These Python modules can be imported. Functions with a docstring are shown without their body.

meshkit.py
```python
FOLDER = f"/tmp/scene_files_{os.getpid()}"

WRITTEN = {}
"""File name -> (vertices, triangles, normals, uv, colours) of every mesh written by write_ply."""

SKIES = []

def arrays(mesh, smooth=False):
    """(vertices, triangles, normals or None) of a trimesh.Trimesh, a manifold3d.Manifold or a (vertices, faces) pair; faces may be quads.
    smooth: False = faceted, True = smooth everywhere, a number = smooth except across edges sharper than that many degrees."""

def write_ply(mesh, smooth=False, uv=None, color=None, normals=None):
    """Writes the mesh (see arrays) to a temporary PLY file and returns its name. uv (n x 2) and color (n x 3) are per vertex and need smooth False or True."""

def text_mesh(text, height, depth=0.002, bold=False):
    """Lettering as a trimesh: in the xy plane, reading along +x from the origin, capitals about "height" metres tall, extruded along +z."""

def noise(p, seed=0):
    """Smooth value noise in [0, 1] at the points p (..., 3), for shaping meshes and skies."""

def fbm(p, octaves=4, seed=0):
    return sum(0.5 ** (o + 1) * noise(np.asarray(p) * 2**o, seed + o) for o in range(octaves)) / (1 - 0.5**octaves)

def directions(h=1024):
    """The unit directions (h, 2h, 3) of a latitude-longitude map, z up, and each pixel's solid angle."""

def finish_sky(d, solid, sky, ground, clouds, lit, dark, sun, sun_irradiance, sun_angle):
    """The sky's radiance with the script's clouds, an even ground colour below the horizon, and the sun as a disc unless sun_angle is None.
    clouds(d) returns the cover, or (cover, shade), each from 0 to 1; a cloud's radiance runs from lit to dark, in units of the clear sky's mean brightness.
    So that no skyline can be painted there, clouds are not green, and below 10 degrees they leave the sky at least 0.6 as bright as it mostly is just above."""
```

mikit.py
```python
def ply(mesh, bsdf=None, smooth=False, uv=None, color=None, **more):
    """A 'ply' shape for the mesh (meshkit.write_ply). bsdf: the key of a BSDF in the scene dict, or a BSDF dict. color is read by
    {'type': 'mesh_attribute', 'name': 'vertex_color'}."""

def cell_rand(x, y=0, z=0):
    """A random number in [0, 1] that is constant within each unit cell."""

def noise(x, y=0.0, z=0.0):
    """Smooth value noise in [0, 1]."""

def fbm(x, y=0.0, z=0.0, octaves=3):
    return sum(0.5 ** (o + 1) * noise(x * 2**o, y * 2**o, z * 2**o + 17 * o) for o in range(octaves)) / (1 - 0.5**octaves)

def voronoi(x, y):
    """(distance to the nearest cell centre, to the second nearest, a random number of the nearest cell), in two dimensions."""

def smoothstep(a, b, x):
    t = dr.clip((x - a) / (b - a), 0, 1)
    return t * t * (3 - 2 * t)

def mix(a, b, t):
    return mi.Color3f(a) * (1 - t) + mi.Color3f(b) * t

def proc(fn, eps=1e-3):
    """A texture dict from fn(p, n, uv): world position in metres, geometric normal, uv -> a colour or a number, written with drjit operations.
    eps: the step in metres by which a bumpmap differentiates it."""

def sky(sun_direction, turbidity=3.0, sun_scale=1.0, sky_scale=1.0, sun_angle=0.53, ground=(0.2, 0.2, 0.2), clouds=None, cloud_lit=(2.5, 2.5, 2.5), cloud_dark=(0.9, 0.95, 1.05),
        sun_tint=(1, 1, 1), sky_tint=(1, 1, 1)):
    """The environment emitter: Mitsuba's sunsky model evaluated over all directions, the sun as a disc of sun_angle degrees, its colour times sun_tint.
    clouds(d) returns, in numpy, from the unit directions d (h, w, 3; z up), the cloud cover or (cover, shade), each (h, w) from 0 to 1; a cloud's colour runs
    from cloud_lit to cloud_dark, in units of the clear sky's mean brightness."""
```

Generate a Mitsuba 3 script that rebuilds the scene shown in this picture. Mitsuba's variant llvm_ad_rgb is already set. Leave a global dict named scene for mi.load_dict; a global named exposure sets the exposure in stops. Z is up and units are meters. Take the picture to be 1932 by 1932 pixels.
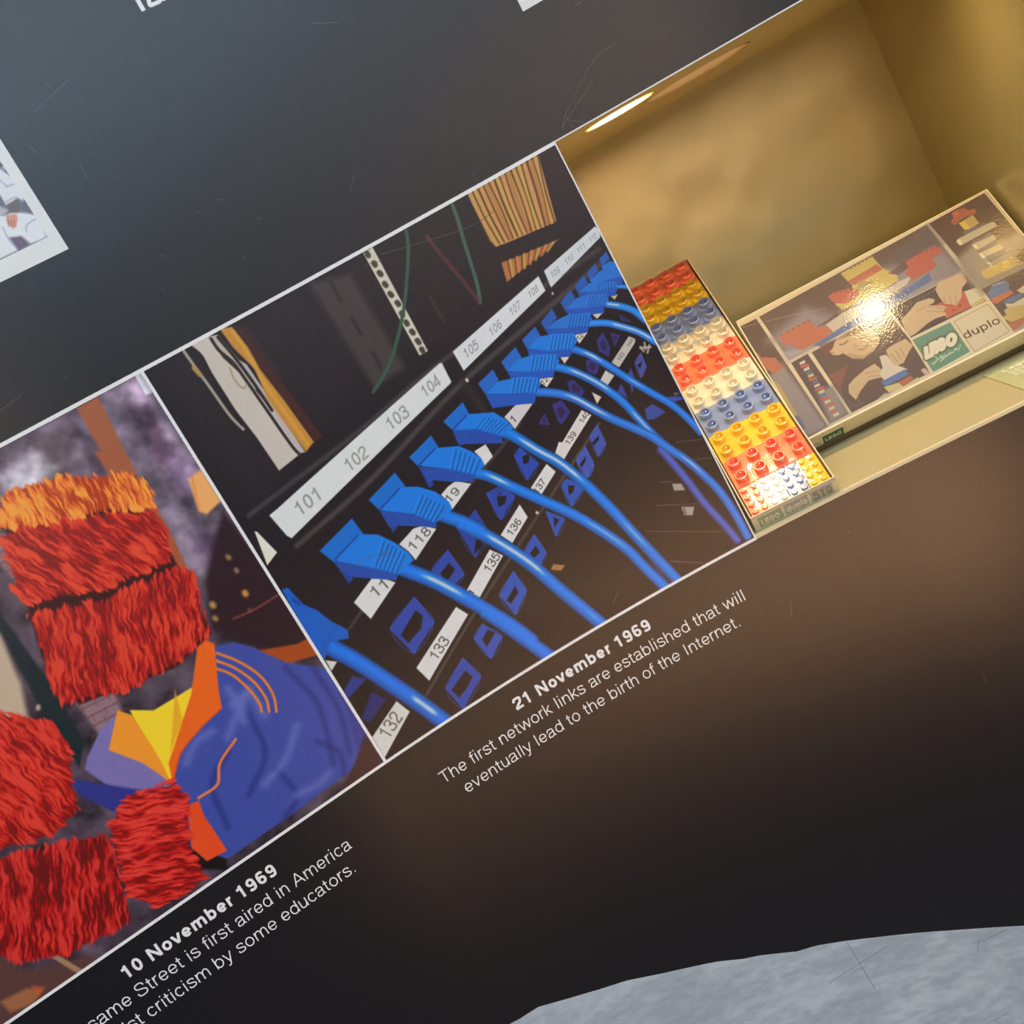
import math, random
import numpy as np, trimesh, mitsuba as mi, mikit, meshkit
import manifold3d as m3
from shapely import Polygon, LineString, Point, union_all, affinity
from shapely.geometry import box as sbox
random.seed(7); RNG = np.random.default_rng(7)
T = mi.ScalarTransform4f
scene, labels = {'type': 'scene'}, {}

# ---------------------------------------------------------------- units and camera
H = 0.32            # one print is 0.32 m high; panel coordinates are in units of H, its origin at the lower left corner of the niche
Z0 = 1.33           # that corner's height above the floor
def world(p): return np.asarray(p, float) * H + np.array([0, 0, Z0])
CAM = np.array([-0.59899275, -2.31258681, 0.83238106])
CR = np.array([[0.86548851, -0.14937957, -0.47813742], [-0.4979046, -0.1518098, -0.8538412], [0.05496048, 0.97705656, -0.20576641]])
eye = world(CAM)
scene['camera'] = {'type': 'perspective', 'fov_axis': 'x', 'fov': 2 * math.degrees(math.atan(966 / 1987.93)), 'near_clip': 0.02, 'far_clip': 50.0,
                   'to_world': T().look_at(origin=eye.tolist(), target=(eye + CR[2]).tolist(), up=(-CR[1]).tolist())}
exposure = 0.0
PANEL_L = 7.1          # radiance of the hall's cool ceiling panels
LAMP_L = 74.0          # radiance of the niche's warm downlights
ADDED_GLOW_L = 8.0          # radiance of the added, unseen lamp that imitates warm lens glare

# ---------------------------------------------------------------- materials
def lin(c):
    c = np.asarray(c, float) / 255.0
    return np.where(c <= 0.04045, c / 12.92, ((c + 0.055) / 1.055) ** 2.4)
def rgb(*c): return {'type': 'rgb', 'value': [float(x) for x in c]}
def principled(base, rough=0.5, spec=0.5, **k): return {'type': 'principled', 'base_color': base if isinstance(base, dict) else rgb(*base), 'roughness': rough, 'specular': spec, **k}
def two(b): return {'type': 'twosided', 'bsdf': b}
def mat(name, b, both=True): scene[name] = two(b) if both else b; return name

def wall_tone(p, n, uv):
    s = mikit.fbm(p.x * 900, p.z * 900, p.y * 900, octaves=2)
    return mikit.mix((0.0050, 0.0055, 0.0085), (0.0085, 0.0092, 0.0130), s)
def wall_grain(p, n, uv): return 0.25 + 0.75 * mikit.fbm(p.x * 1400, p.z * 1400, p.y * 1400, octaves=2)
SATIN = 0.31
mat('m_wall', {'type': 'bumpmap', 'arbitrary': mikit.proc(wall_grain, 2e-4), 'scale': 0.000012, 'bsdf': principled(mikit.proc(wall_tone), SATIN, 0.5)})
mat('m_print', principled({'type': 'mesh_attribute', 'name': 'vertex_color'}, SATIN, 0.45))
mat('m_ink_white', principled((0.80, 0.81, 0.82), SATIN, 0.4))
mat('m_paper', principled((0.74, 0.77, 0.78), SATIN, 0.4))
mat('m_scratch', principled((0.07, 0.07, 0.078), 0.3, 0.5))
def moon_tone(p, n, uv):
    a = mikit.fbm(p.x * 26 - p.z * 7, p.z * 64 + p.x * 17, 3.0, octaves=4)
    b = mikit.fbm(p.x * 110 - p.z * 30, p.z * 260 + p.x * 70, 9.0, octaves=3)
    return mikit.mix((0.29, 0.365, 0.435), (0.41, 0.50, 0.575), mikit.smoothstep(0.25, 0.8, 0.6 * a + 0.4 * b))
mat('m_moon', principled(mikit.proc(moon_tone), SATIN, 0.4))
mat('m_moon_line', principled((0.17, 0.19, 0.21), SATIN, 0.4))
def gold_bump(p, n, uv): return mikit.fbm(p.x * 18, p.y * 18, p.z * 18, octaves=2)
GOLD = rgb(0.53, 0.465, 0.235)
mat('m_gold', {'type': 'bumpmap', 'arbitrary': mikit.proc(gold_bump, 2e-3), 'scale': 0.0012, 'bsdf': principled(GOLD, 0.32, 0.5, metallic=0.52)})
mat('m_gold_bright', principled(rgb(0.85, 0.66, 0.34), 0.22, 0.5, metallic=0.9))
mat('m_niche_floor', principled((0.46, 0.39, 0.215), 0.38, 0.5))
mat('m_recess', principled((0.90, 0.78, 0.55), 0.45, 0.5))
mat('m_card', principled((0.72, 0.62, 0.42), 0.42, 0.4))
mat('m_shade_band', principled((0.15, 0.105, 0.055), 0.5, 0.4)); mat('m_lip', principled((0.66, 0.56, 0.36), 0.4, 0.4)); mat('m_card_grey', principled((0.42, 0.40, 0.34), 0.45, 0.4))
mat('m_card_line', principled((0.30, 0.24, 0.16), 0.45, 0.4))
mat('m_card_green', principled((0.36, 0.40, 0.24), 0.45, 0.4))
mat('m_card_deepgreen', principled((0.05, 0.13, 0.06), 0.4, 0.4))
mat('m_card_print', {'type': 'bumpmap', 'arbitrary': mikit.proc(lambda p, n, uv: mikit.fbm(p.x * 700, p.y * 700, p.z * 700, octaves=2), 3e-4), 'scale': 0.00007,
                     'bsdf': principled({'type': 'mesh_attribute', 'name': 'vertex_color'}, 0.12, 0.5)})
BRICK = {'red': (0.93, 0.21, 0.10), 'yellow': (0.88, 0.56, 0.04), 'blue': (0.25, 0.31, 0.50), 'white': (0.80, 0.69, 0.50)}
for k, v in BRICK.items(): mat('m_brick_' + k, principled(v, 0.2, 0.5))
scene['m_film'] = {'type': 'thindielectric', 'int_ior': 1.45}
mat('m_acrylic', principled((0.47, 0.47, 0.27), 0.15, 0.5))
mat('m_acrylic_ink', principled((0.92, 0.90, 0.82), 0.4, 0.4))
mat('m_hall_floor', principled((0.035, 0.030, 0.028), 0.4, 0.4)); mat('m_hall_wall', principled((0.26, 0.26, 0.27), 0.7, 0.3)); mat('m_hall_ceiling', principled((0.45, 0.46, 0.48), 0.8, 0.2))
mat('m_metal', principled((0.35, 0.35, 0.36), 0.35, 0.5, metallic=1.0))

# ---------------------------------------------------------------- helpers
def numbered(key):
    if key not in scene and not any(k.startswith(key + '__') for k in scene): return key
    i = 1
    while f'{key}_{i:03d}' in scene or any(k.startswith(f'{key}_{i:03d}__') for k in scene): i += 1
    return f'{key}_{i:03d}'
def obj(name, mesh, material, parent=None, label=None, smooth=False, color=None, kind=None, **more):
    key = numbered(parent + '__' + name if parent else name)
    scene[key] = mikit.ply(mesh, material, smooth, color=color, **more)
    if label or kind: labels[key] = {**({'label': label} if label else {}), **({'kind': kind} if kind else {})}
    return key
def share(name, dict_, parent, to_world):
    key = numbered(parent + '__' + name); scene[key] = {**dict_, 'to_world': to_world}; return key
def thing(name, label, category, group=None, kind=None):
    key = numbered(name); labels[key] = {'label': label, 'category': category}
    if group: labels[key]['group'] = group
    if kind: labels[key]['kind'] = kind
    scene_reserved.append(key); return key
scene_reserved = []

# ---- the curved panel: a vertical sheet bent 25 degrees around a 0.98 m radius, flat on both sides
S0, BEND, ARC = -0.3761388, -0.43674059, 1.33638095
_S = np.linspace(-7, 7, 28001)
_th = np.clip((_S - (S0 - ARC / 2)) * BEND / ARC, BEND, 0) - BEND / 2
_X = np.concatenate([[0], np.cumsum((np.cos(_th[1:]) + np.cos(_th[:-1])) / 2 * (_S[1] - _S[0]))]); _Y = np.concatenate([[0], np.cumsum((np.sin(_th[1:]) + np.sin(_th[:-1])) / 2 * (_S[1] - _S[0]))])
_X -= np.interp(0, _S, _X); _Y -= np.interp(0, _S, _Y)
def on_wall(s, h, out=0.0):
    """World points at arc length s and height h on the panel, 'out' metres in front of it."""
    s = np.asarray(s, float); th = np.interp(s, _S, _th); o = out / H
    return world(np.stack([np.interp(s, _S, _X) + o * np.sin(th), np.interp(s, _S, _Y) - o * np.cos(th), np.broadcast_to(h, s.shape)], -1))
def grid(s, h, out=0.0):
    """A sheet of the panel over the arc lengths s and heights h: (vertices, faces), facing the room."""
    S_, H_ = np.meshgrid(s, h); v = on_wall(S_.ravel(), H_.ravel(), out); n, m = len(s), len(h)
    i, j = np.meshgrid(np.arange(m - 1), np.arange(n - 1), indexing='ij'); a = (i * n + j).ravel()
    return v, np.vstack([np.stack([a, a + 1, a + n + 1], 1), np.stack([a, a + n + 1, a + n], 1)])
def steps(a, b, d): return np.linspace(a, b, max(2, int(math.ceil(abs(b - a) / d)) + 1))
def slab(s0, s1, h0, h1, front, back, d=0.02):
    """A closed piece of the bent panel between two depths (metres in front of the panel's face)."""
    s = steps(s0, s1, d); v1, f1 = grid(s, np.array([h0, h1]), front); v2, f2 = grid(s, np.array([h0, h1]), back); n = len(s)
    ring = np.concatenate([np.arange(n), np.arange(2 * n - 1, n - 1, -1)]); k = len(v1); q = np.roll(ring, -1)
    side = np.vstack([np.stack([ring, ring + k, q + k], 1), np.stack([ring, q + k, q], 1)])
    return trimesh.Trimesh(np.vstack([v1, v2]), np.vstack([f1, f2[:, ::-1] + k, side]), process=False)
def join(*m): return trimesh.util.concatenate([trimesh.Trimesh(*x, process=False) if isinstance(x, tuple) else x for x in m])
def sheet(poly, out=0.0, d=0.03):
    """A flat outline (shapely, units of H) laid on the bent panel."""
    parts = []
    for g in getattr(poly, 'geoms', [poly]):
        if g.is_empty or g.area < 1e-9: continue
        v, f = trimesh.creation.triangulate_polygon(g, engine='earcut')
        v3 = np.c_[v, np.zeros(len(v))]
        if np.ptp(v[:, 0]) > d: v3, f = trimesh.remesh.subdivide_to_size(v3, f, d)
        parts.append((on_wall(v3[:, 0], v3[:, 1], out), f))
    m = join(*parts); nrm = m.face_normals
    bad = nrm[:, 1] > 0; fc = m.faces.copy(); fc[bad] = fc[bad][:, ::-1]; return trimesh.Trimesh(m.vertices, fc, process=False)

def smooth_line(p, n=10):
    p = np.asarray(p, float)
    if len(p) < 3: return p
    q = np.vstack([2 * p[0] - p[1], p, 2 * p[-1] - p[-2]]); t = np.linspace(0, 1, n, endpoint=False)[:, None]; out = []
    for i in range(1, len(q) - 2):
        a, b, c, d = q[i - 1:i + 3]
        out.append(0.5 * (2 * b + (c - a) * t + (2 * a - 5 * b + 4 * c - d) * t * t + (3 * b - a - 3 * c + d) * t ** 3))
    return np.vstack(out + [p[-1:]])
# ---- lettering: letters drawn as centre lines and given a stroke weight, capitals one unit tall
def _arc(cx, cy, rx, ry, a0, a1, n=26):
    a = np.radians(np.linspace(a0, a1, n)); return np.c_[cx + rx * np.cos(a), cy + ry * np.sin(a)]
def letter(c, w):
    """(advance, list of centre lines) of one letter at stroke weight w; plain lists are bent through, tuples are straight."""
    h, x = w / 2, 0.73; A = _arc; ring = lambda cx, cy, rx, ry: A(cx, cy, rx - h, ry - h, 0, 360, 40)
    st = lambda a, y0=0.0, y1=1.0: ((a, y0), (a, y1)); L = 0.085 + h
    def arch(a, b): return [(a, x * .50), (a + (b - a) * .16, x * .80), (a + (b - a) * .55, x + .01 - h), (b - .06, x * .86), (b, x * .62), (b, x * .3), (b, 0.0)]
    G = {
     'o': (.77, [ring(.385, x / 2, .325, x / 2 + .012)]), 'O': (1.05, [ring(.525, .5, .465, .515)]), '0': (.77, [ring(.385, .5, .315, .51)]),
     'b': (.78, [st(L), ring(.40, x / 2, .315, x / 2 + .012)]), 'd': (.78, [st(.78 - L), ring(.38, x / 2, .315, x / 2 + .012)]), 'p': (.78, [st(L, -.28, x), ring(.40, x / 2, .315, x / 2 + .012)]),
     'c': (.70, [A(.375, x / 2, .315 - h, x / 2 + .012 - h, 38, 322)]),
     'e': (.76, [np.vstack([[(.70 - h, x * .50)], A(.385, x / 2, .318 - h, x / 2 + .012 - h, 6, 325)]), ((.08 + h, x * .48), (.70 - h, x * .48))]),
     'a': (.74, [[(.09 + h * .3, x * .68), (.15, x * .90), (.36, x + .01 - h), (.54, x * .90), (.60 - h * .4, x * .70), (.60 - h * .4, x * .35), (.60 - h * .3, .10), (.64, h * .9), (.70, h)], [(.59 - h * .4, x * .58), (.45, x * .53), (.22, x * .47), (.07 + h, x * .27), (.14, .05 + h * .3), (.28, h - .01), (.46, .06), (.58, x * .28)]]),
     'f': (.39, [[(.18, 0.), (.18, .4), (.18, .74), (.215, .91), (.30, 1.0 - h), (.38, 1.0 - h)], ((.03, x - h), (.37, x - h))]),
     't': (.42, [[(.19, .93), (.19, .6), (.19, .22), (.215, .06 + h * .3), (.30, h), (.38, h + .005)], ((.03, x - h), (.37, x - h))]),
     'h': (.75, [st(L), arch(L, .665 - h)]), 'n': (.75, [st(L, 0, x), arch(L, .665 - h)]), 'm': (1.14, [st(L, 0, x), arch(L, .60 - h * .6), arch(.60 - h * .6, 1.055 - h)]),
     'r': (.46, [st(L, 0, x), [(L, x * .5), (L + .05, x * .78), (L + .17, x - h + .005), (.43, x - h + .005)]]),
     'u': (.75, [st(.665 - h, 0, x), [(L, x), (L, x * .6), (L, x * .36), (L + .06, .09), (L + .25, h - .01), (.665 - h - .10, x * .2), (.665 - h, x * .5)]]),
     'i': (.31, [st(.155, 0, x), st(.155, 1.0 - max(w, .11), 1.0)]), 'l': (.31, [st(.155)]), 'I': (.40, [st(.20)]), 'g': (.77, [ring(.38, x / 2, .315, x / 2 + .012), [(.68 - h, x), (.68 - h, .2), (.66 - h, -.12), (.50, -.27 + h * .5), (.30, -.28 + h), (.12, -.18)]]), '.': (.39, [st(.195, 0, max(w, .11))]), ' ': (.38, []),
     'k': (.69, [st(L), ((L, .25), (.60, x)), ((.29, .40), (.63, 0.0))]),
     's': (.69, [[(.585 - h * .3, x * .72), (.53, x * .89), (.35, x + .01 - h), (.17, x * .90), (.115 + h * .3, x * .74), (.20, x * .60), (.38, x * .51), (.56, x * .41), (.62 - h * .4, x * .26), (.53, .055 + h * .4), (.35, h - .01), (.15, .05 + h * .4), (.075 + h * .4, x * .30)]]),
     'S': (.92, [[(.77 - h * .3, .70), (.70, .90), (.46, 1.015 - h), (.22, .92), (.14 + h * .3, .74), (.24, .59), (.48, .51), (.74, .40), (.83 - h * .4, .26), (.72, .075 + h * .3), (.47, h - .015), (.20, .07 + h * .4), (.09 + h * .4, .32)]]),
     'v': (.69, [((.04 + h * .5, x), (.345, 0.), (.65 - h * .5, x))]), 'w': (1.02, [((.04 + h * .5, x), (.275, 0.), (.51, x), (.745, 0.), (.98 - h * .5, x))]),
     'y': (.69, [((.04 + h * .5, x), (.345, 0.02)), [(.65 - h * .5, x), (.50, x * .5), (.355, 0.0), (.27, -.20), (.17, -.29 + h), (.07, -.28 + h)]]),
     'A': (.93, [((.04 + h * .5, 0.), (.465, 1.), (.89 - h * .5, 0.)), ((.18, .32), (.75, .32))]), 'T': (.84, [((.03, 1. - h), (.81, 1. - h)), st(.42)]), 'N': (1.0, [((L, 0.), (L, 1.), (1. - L, 0.), (1. - L, 1.))]),
     'L': (.76, [((L, 1.), (L, h), (.72, h))]), 'E': (.86, [st(L), ((L, h), (.80, h)), ((L, 1. - h), (.79, 1. - h)), ((L, .53), (.74, .53))]), 'G': (1.05, [np.vstack([A(.52, .5, .45 - h, .515 - h, 42, 350), [(.96 - h, .46), (.56, .46)]])]),
     '1': (.77, [((.46 - h * .3, 0.), (.46 - h * .3, 1.)), [(.44, .99 - h), (.38, .84), (.27, .76), (.13, .745)]]),
     '2': (.77, [[(.09 + h * .4, .66), (.13 + h * .3, .86), (.37, 1.01 - h), (.61, .88), (.655 - h * .4, .70), (.57, .53), (.34, .36), (.17, .20), (.09 + h * .3, h)], ((.07, h), (.68, h))]),
     '3': (.77, [[(.10 + h * .4, .76), (.18, .93), (.37, 1.01 - h), (.57, .92), (.635 - h * .4, .76), (.55, .60), (.35, .54), (.58, .47), (.68 - h * .4, .28), (.58, .08), (.37, h - .01), (.16, .07), (.08 + h * .3, .26)]]),
     '4': (.77, [((.51, 0.), (.51, 1.), (.06, .27), (.70, .27))]), '5': (.77, [((.62, 1. - h), (.20, 1. - h), (.13, .50)), [(.13, .50), (.25, .60), (.40, .64), (.60, .53), (.68 - h * .4, .33), (.59, .10), (.37, h - .01), (.17, .06), (.08 + h * .3, .23)]]),
     '6': (.77, [ring(.39, .325, .31, .335), [(.645 - h * .6, .79), (.55 - h * .2, .94 - h * .5), (.41, 1.01 - h), (.21 + h * .2, .90 - h * .3), (.10 + h * .7, .62), (.08 + h, .34)]]), '7': (.77, [((.07, 1. - h), (.69, 1. - h)), [(.68, 1. - h), (.47, .66), (.33, .32), (.27, 0.)]]),
     '8': (.77, [ring(.385, .74, .28, .27), ring(.385, .285, .32, .295)]), '9': (.77, [ring(.38, .675, .31, .335), [(.125 + h * .6, .21), (.22 + h * .2, .06 + h * .5), (.36, h - .01), (.56 - h * .2, .10 + h * .3), (.67 - h * .7, .38), (.69 - h, .66)]])}
    return G[c]
_G = {}
def outline(text, w=0.17):
    if (text, w) not in _G:
        at, parts, wide = 0.0, [], 1.0 + max(0.0, w - 0.15) * 1.2
        for c in text:
            adv, lines = letter(c, w)
            for l in lines:
                p = np.array(l, float) if isinstance(l, (tuple, np.ndarray)) else smooth_line(np.array(l, float), 6)
                one = LineString(p * (wide, 1) + (at, 0)).buffer(w / 2, cap_style='flat', join_style='round' if not isinstance(l, tuple) else 'mitre', mitre_limit=2.5, quad_segs=4)
                if c in 'vwANk': one = one.intersection(sbox(-9, 0, 99, 0.73 if c in 'vw' else 1.0))
                parts.append(one)
            at += adv * wide
        _G[text, w] = union_all(parts).simplify(0.004)
    return _G[text, w]
def rings(shape):
    out = []
    for g in getattr(shape, 'geoms', [shape]): out += [np.array(g.exterior.coords)[:-1]] + [np.array(r.coords)[:-1] for r in g.interiors]
    return out
def fit_text(text, x0, x1, base, cap, w=0.17, grow=0.0):
    g = outline(text, w); a, _, b, _ = g.bounds
    g = affinity.affine_transform(g, [(x1 - x0) / (b - a), 0, 0, cap, x0 - a * (x1 - x0) / (b - a), base])
    return g.buffer(grow) if grow else g

# ---- printed pictures: a fine grid whose vertices carry the ink's colour
class Print:
    def __init__(self, u0, u1, v0, v1, step, paper):
        self.u, self.v = np.linspace(u0, u1, int((u1 - u0) / step) + 1), np.linspace(v0, v1, int((v1 - v0) / step) + 1)
        self.c = np.empty((len(self.v), len(self.u), 3)); self.c[:] = paper
    def window(self, p, pad):
        p = np.asarray(p); i = np.searchsorted(self.u, [p[:, 0].min() - pad, p[:, 0].max() + pad]); j = np.searchsorted(self.v, [p[:, 1].min() - pad, p[:, 1].max() + pad])
        if i[0] >= i[1] or j[0] >= j[1]: return None
        return slice(*j), slice(*i), *np.meshgrid(self.u[slice(*i)], self.v[slice(*j)])
    def ink(self, w, cover, col):
        self.c[w[0], w[1]] += cover[..., None] * (np.asarray(col, float) - self.c[w[0], w[1]])
    @staticmethod
    def inside(rs, U, V):
        """Signed distance to the rings, positive inside."""
        d, odd = np.full(U.shape, 1e9), np.zeros(U.shape, bool)
        for r in rs:
            r = np.asarray(r, float)
            for a, b in zip(r, np.roll(r, -1, 0)):
                e = b - a; L = e @ e
                if L == 0: continue
                x, y = U - a[0], V - a[1]; t = np.clip((x * e[0] + y * e[1]) / L, 0, 1)
                d = np.minimum(d, (x - t * e[0]) ** 2 + (y - t * e[1]) ** 2)
                if a[1] != b[1]: odd ^= ((a[1] > V) != (b[1] > V)) & (x < (V - a[1]) * e[0] / e[1])
        return np.where(odd, 1, -1) * np.sqrt(d)
    def fill(self, rs, col, soft, alpha=1.0, grow=0.0):
        w = self.window(np.vstack(rs), 1.5 * soft + grow + 1)
        if w is None: return
        k = np.clip((self.inside(rs, w[2], w[3]) + grow) / (1.6 * soft) + 0.5, 0, 1); self.ink(w, alpha * k * k * (3 - 2 * k), col)
    def along(self, p, w):
        """Distance to a polyline, the side, and how far along it (0 to 1)."""
        U, V = w[2], w[3]; d, side, at = np.full(U.shape, 1e9), np.zeros(U.shape), np.zeros(U.shape)
        seg = np.linalg.norm(np.diff(p, axis=0), axis=1); run = np.concatenate([[0], np.cumsum(seg)])
        for a, b, L, r in zip(p[:-1], p[1:], seg, run):
            if L == 0: continue
            e = (b - a) / L; x, y = U - a[0], V - a[1]; t = np.clip(x * e[0] + y * e[1], 0, L)
            q = np.hypot(x - t * e[0], y - t * e[1]); m = q < d
            d[m], side[m], at[m] = q[m], (e[0] * y - e[1] * x)[m], (r + t[m]) / run[-1]
        return d, np.sign(side), at
    def stroke(self, p, width, col, soft, alpha=1.0):
        p = smooth_line(p, 6); w = self.window(p, width + 2 * soft)
        if w is None: return
        d = self.along(p, w)[0]; k = np.clip((width / 2 - d) / (1.6 * soft) + 0.5, 0, 1); self.ink(w, alpha * k * k * (3 - 2 * k), col)
    def cable(self, p, width, col, shine, soft, q0):
        p = smooth_line(p, 10); w = self.window(p, width + 2 * soft)
        if w is None: return
        d, side, at = self.along(p, w); q = side * d / (width / 2); col = np.array(col, float)
        body = col * (1.02 - 0.30 * np.clip(q * q, 0, 1.3) + 0.10 * np.exp(-((q - 0.3) / 0.45) ** 2))[..., None] + np.array([26, -12, -6]) * np.clip(-q - 0.35, 0, 1)[..., None]
        for a, b, k in shine:
            m = k * np.exp(-((q - 0.12) / 0.26) ** 2) * np.clip((at - a) / 0.05, 0, 1) * np.clip((b - at) / 0.06, 0, 1)
            body += (np.array([172, 190, 205]) - body) * np.clip(m, 0, 0.95)[..., None]
        k = np.clip((width / 2 - d) / (1.7 * soft) + 0.5, 0, 1); k = k * k * (3 - 2 * k)
        self.c[w[0], w[1]] += k[..., None] * (body - self.c[w[0], w[1]])
    def text(self, txt, cen, across, up, col, soft, alpha, grow=0.0):
        g = outline(txt, 0.125 if txt.isdigit() else 0.13 if txt == 'duplo' else 0.16); a, _, b, _ = g.bounds
        rs = [np.asarray(cen) + ((r[:, :1] - a) / (b - a) - 0.5) * np.asarray(across) + (r[:, 1:] - 0.5) * np.asarray(up) for r in rings(g)]
        self.fill(rs, col, soft, alpha, grow)
    def shag(self, p, cols, soft, ang):
        """Shaggy pile: strands of light and dark running at an angle, with a ragged edge."""
        w = self.window(np.asarray(p), 26)
        if w is None: return
        U, V = w[2], w[3]; P = np.stack([U, V, 0 * U], -1)
        warp = 16 * (meshkit.fbm(P / 45, 2, 5) - 0.5) + 7 * (meshkit.fbm(P / 16, 2, 8) - 0.5)
        x, y = U * math.cos(ang) + V * math.sin(ang), -U * math.sin(ang) + V * math.cos(ang) + warp
        strand = meshkit.fbm(np.stack([x / 26, y / 4.2, 0 * U], -1), 3, 11); tuft = meshkit.fbm(np.stack([x / 60, y / 22, 0 * U], -1), 3, 23)
        d = self.inside([np.asarray(p, float)], U, V) + 22 * (strand - 0.5) + 18 * (tuft - 0.5)
        k = np.clip(d / (1.6 * soft) + 0.5, 0, 1)
        m = np.clip(0.5 + 2.4 * (strand - 0.5) + 1.5 * (tuft - 0.5), 0, 1)[..., None]; c = [np.array(q, float) for q in cols]
        body = np.where(m > 0.5, c[0] + (c[1] - c[0]) * (2 * m - 1), c[2] + (c[0] - c[2]) * 2 * m)
        self.c[w[0], w[1]] += (k * k * (3 - 2 * k))[..., None] * (body - self.c[w[0], w[1]])
    def draw(self, ops):
        for o in ops:
            if o[0] == 'f': self.fill([np.array(o[1], float)], o[2], *o[3:])
            elif o[0] == 's': self.stroke(np.array(o[1], float), *o[2:])
            elif o[0] == 'c': self.cable(np.array(o[1], float), *o[2:])
            elif o[0] == 't': self.text(*o[1:8], *(o[9:] if len(o) > 8 else ()))
            elif o[0] == 'n': U, V = np.meshgrid(self.u, self.v); self.c *= (1 + o[2] * (meshkit.fbm(np.stack([U / o[1], V / o[1], 0 * U], -1), 3, 31) - 0.5))[..., None]
            elif o[0] == 'u': self.shag(o[1], *o[2:])
    def grain(self, k):
        self.c += RNG.normal(0, k, self.c.shape[:2])[..., None]
    def pigment(self, light, floor=0.0):
        return np.clip((lin(np.clip(self.c, 0, 255)) - floor) / np.asarray(light), 0.004, 0.92).reshape(-1, 3)

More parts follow.
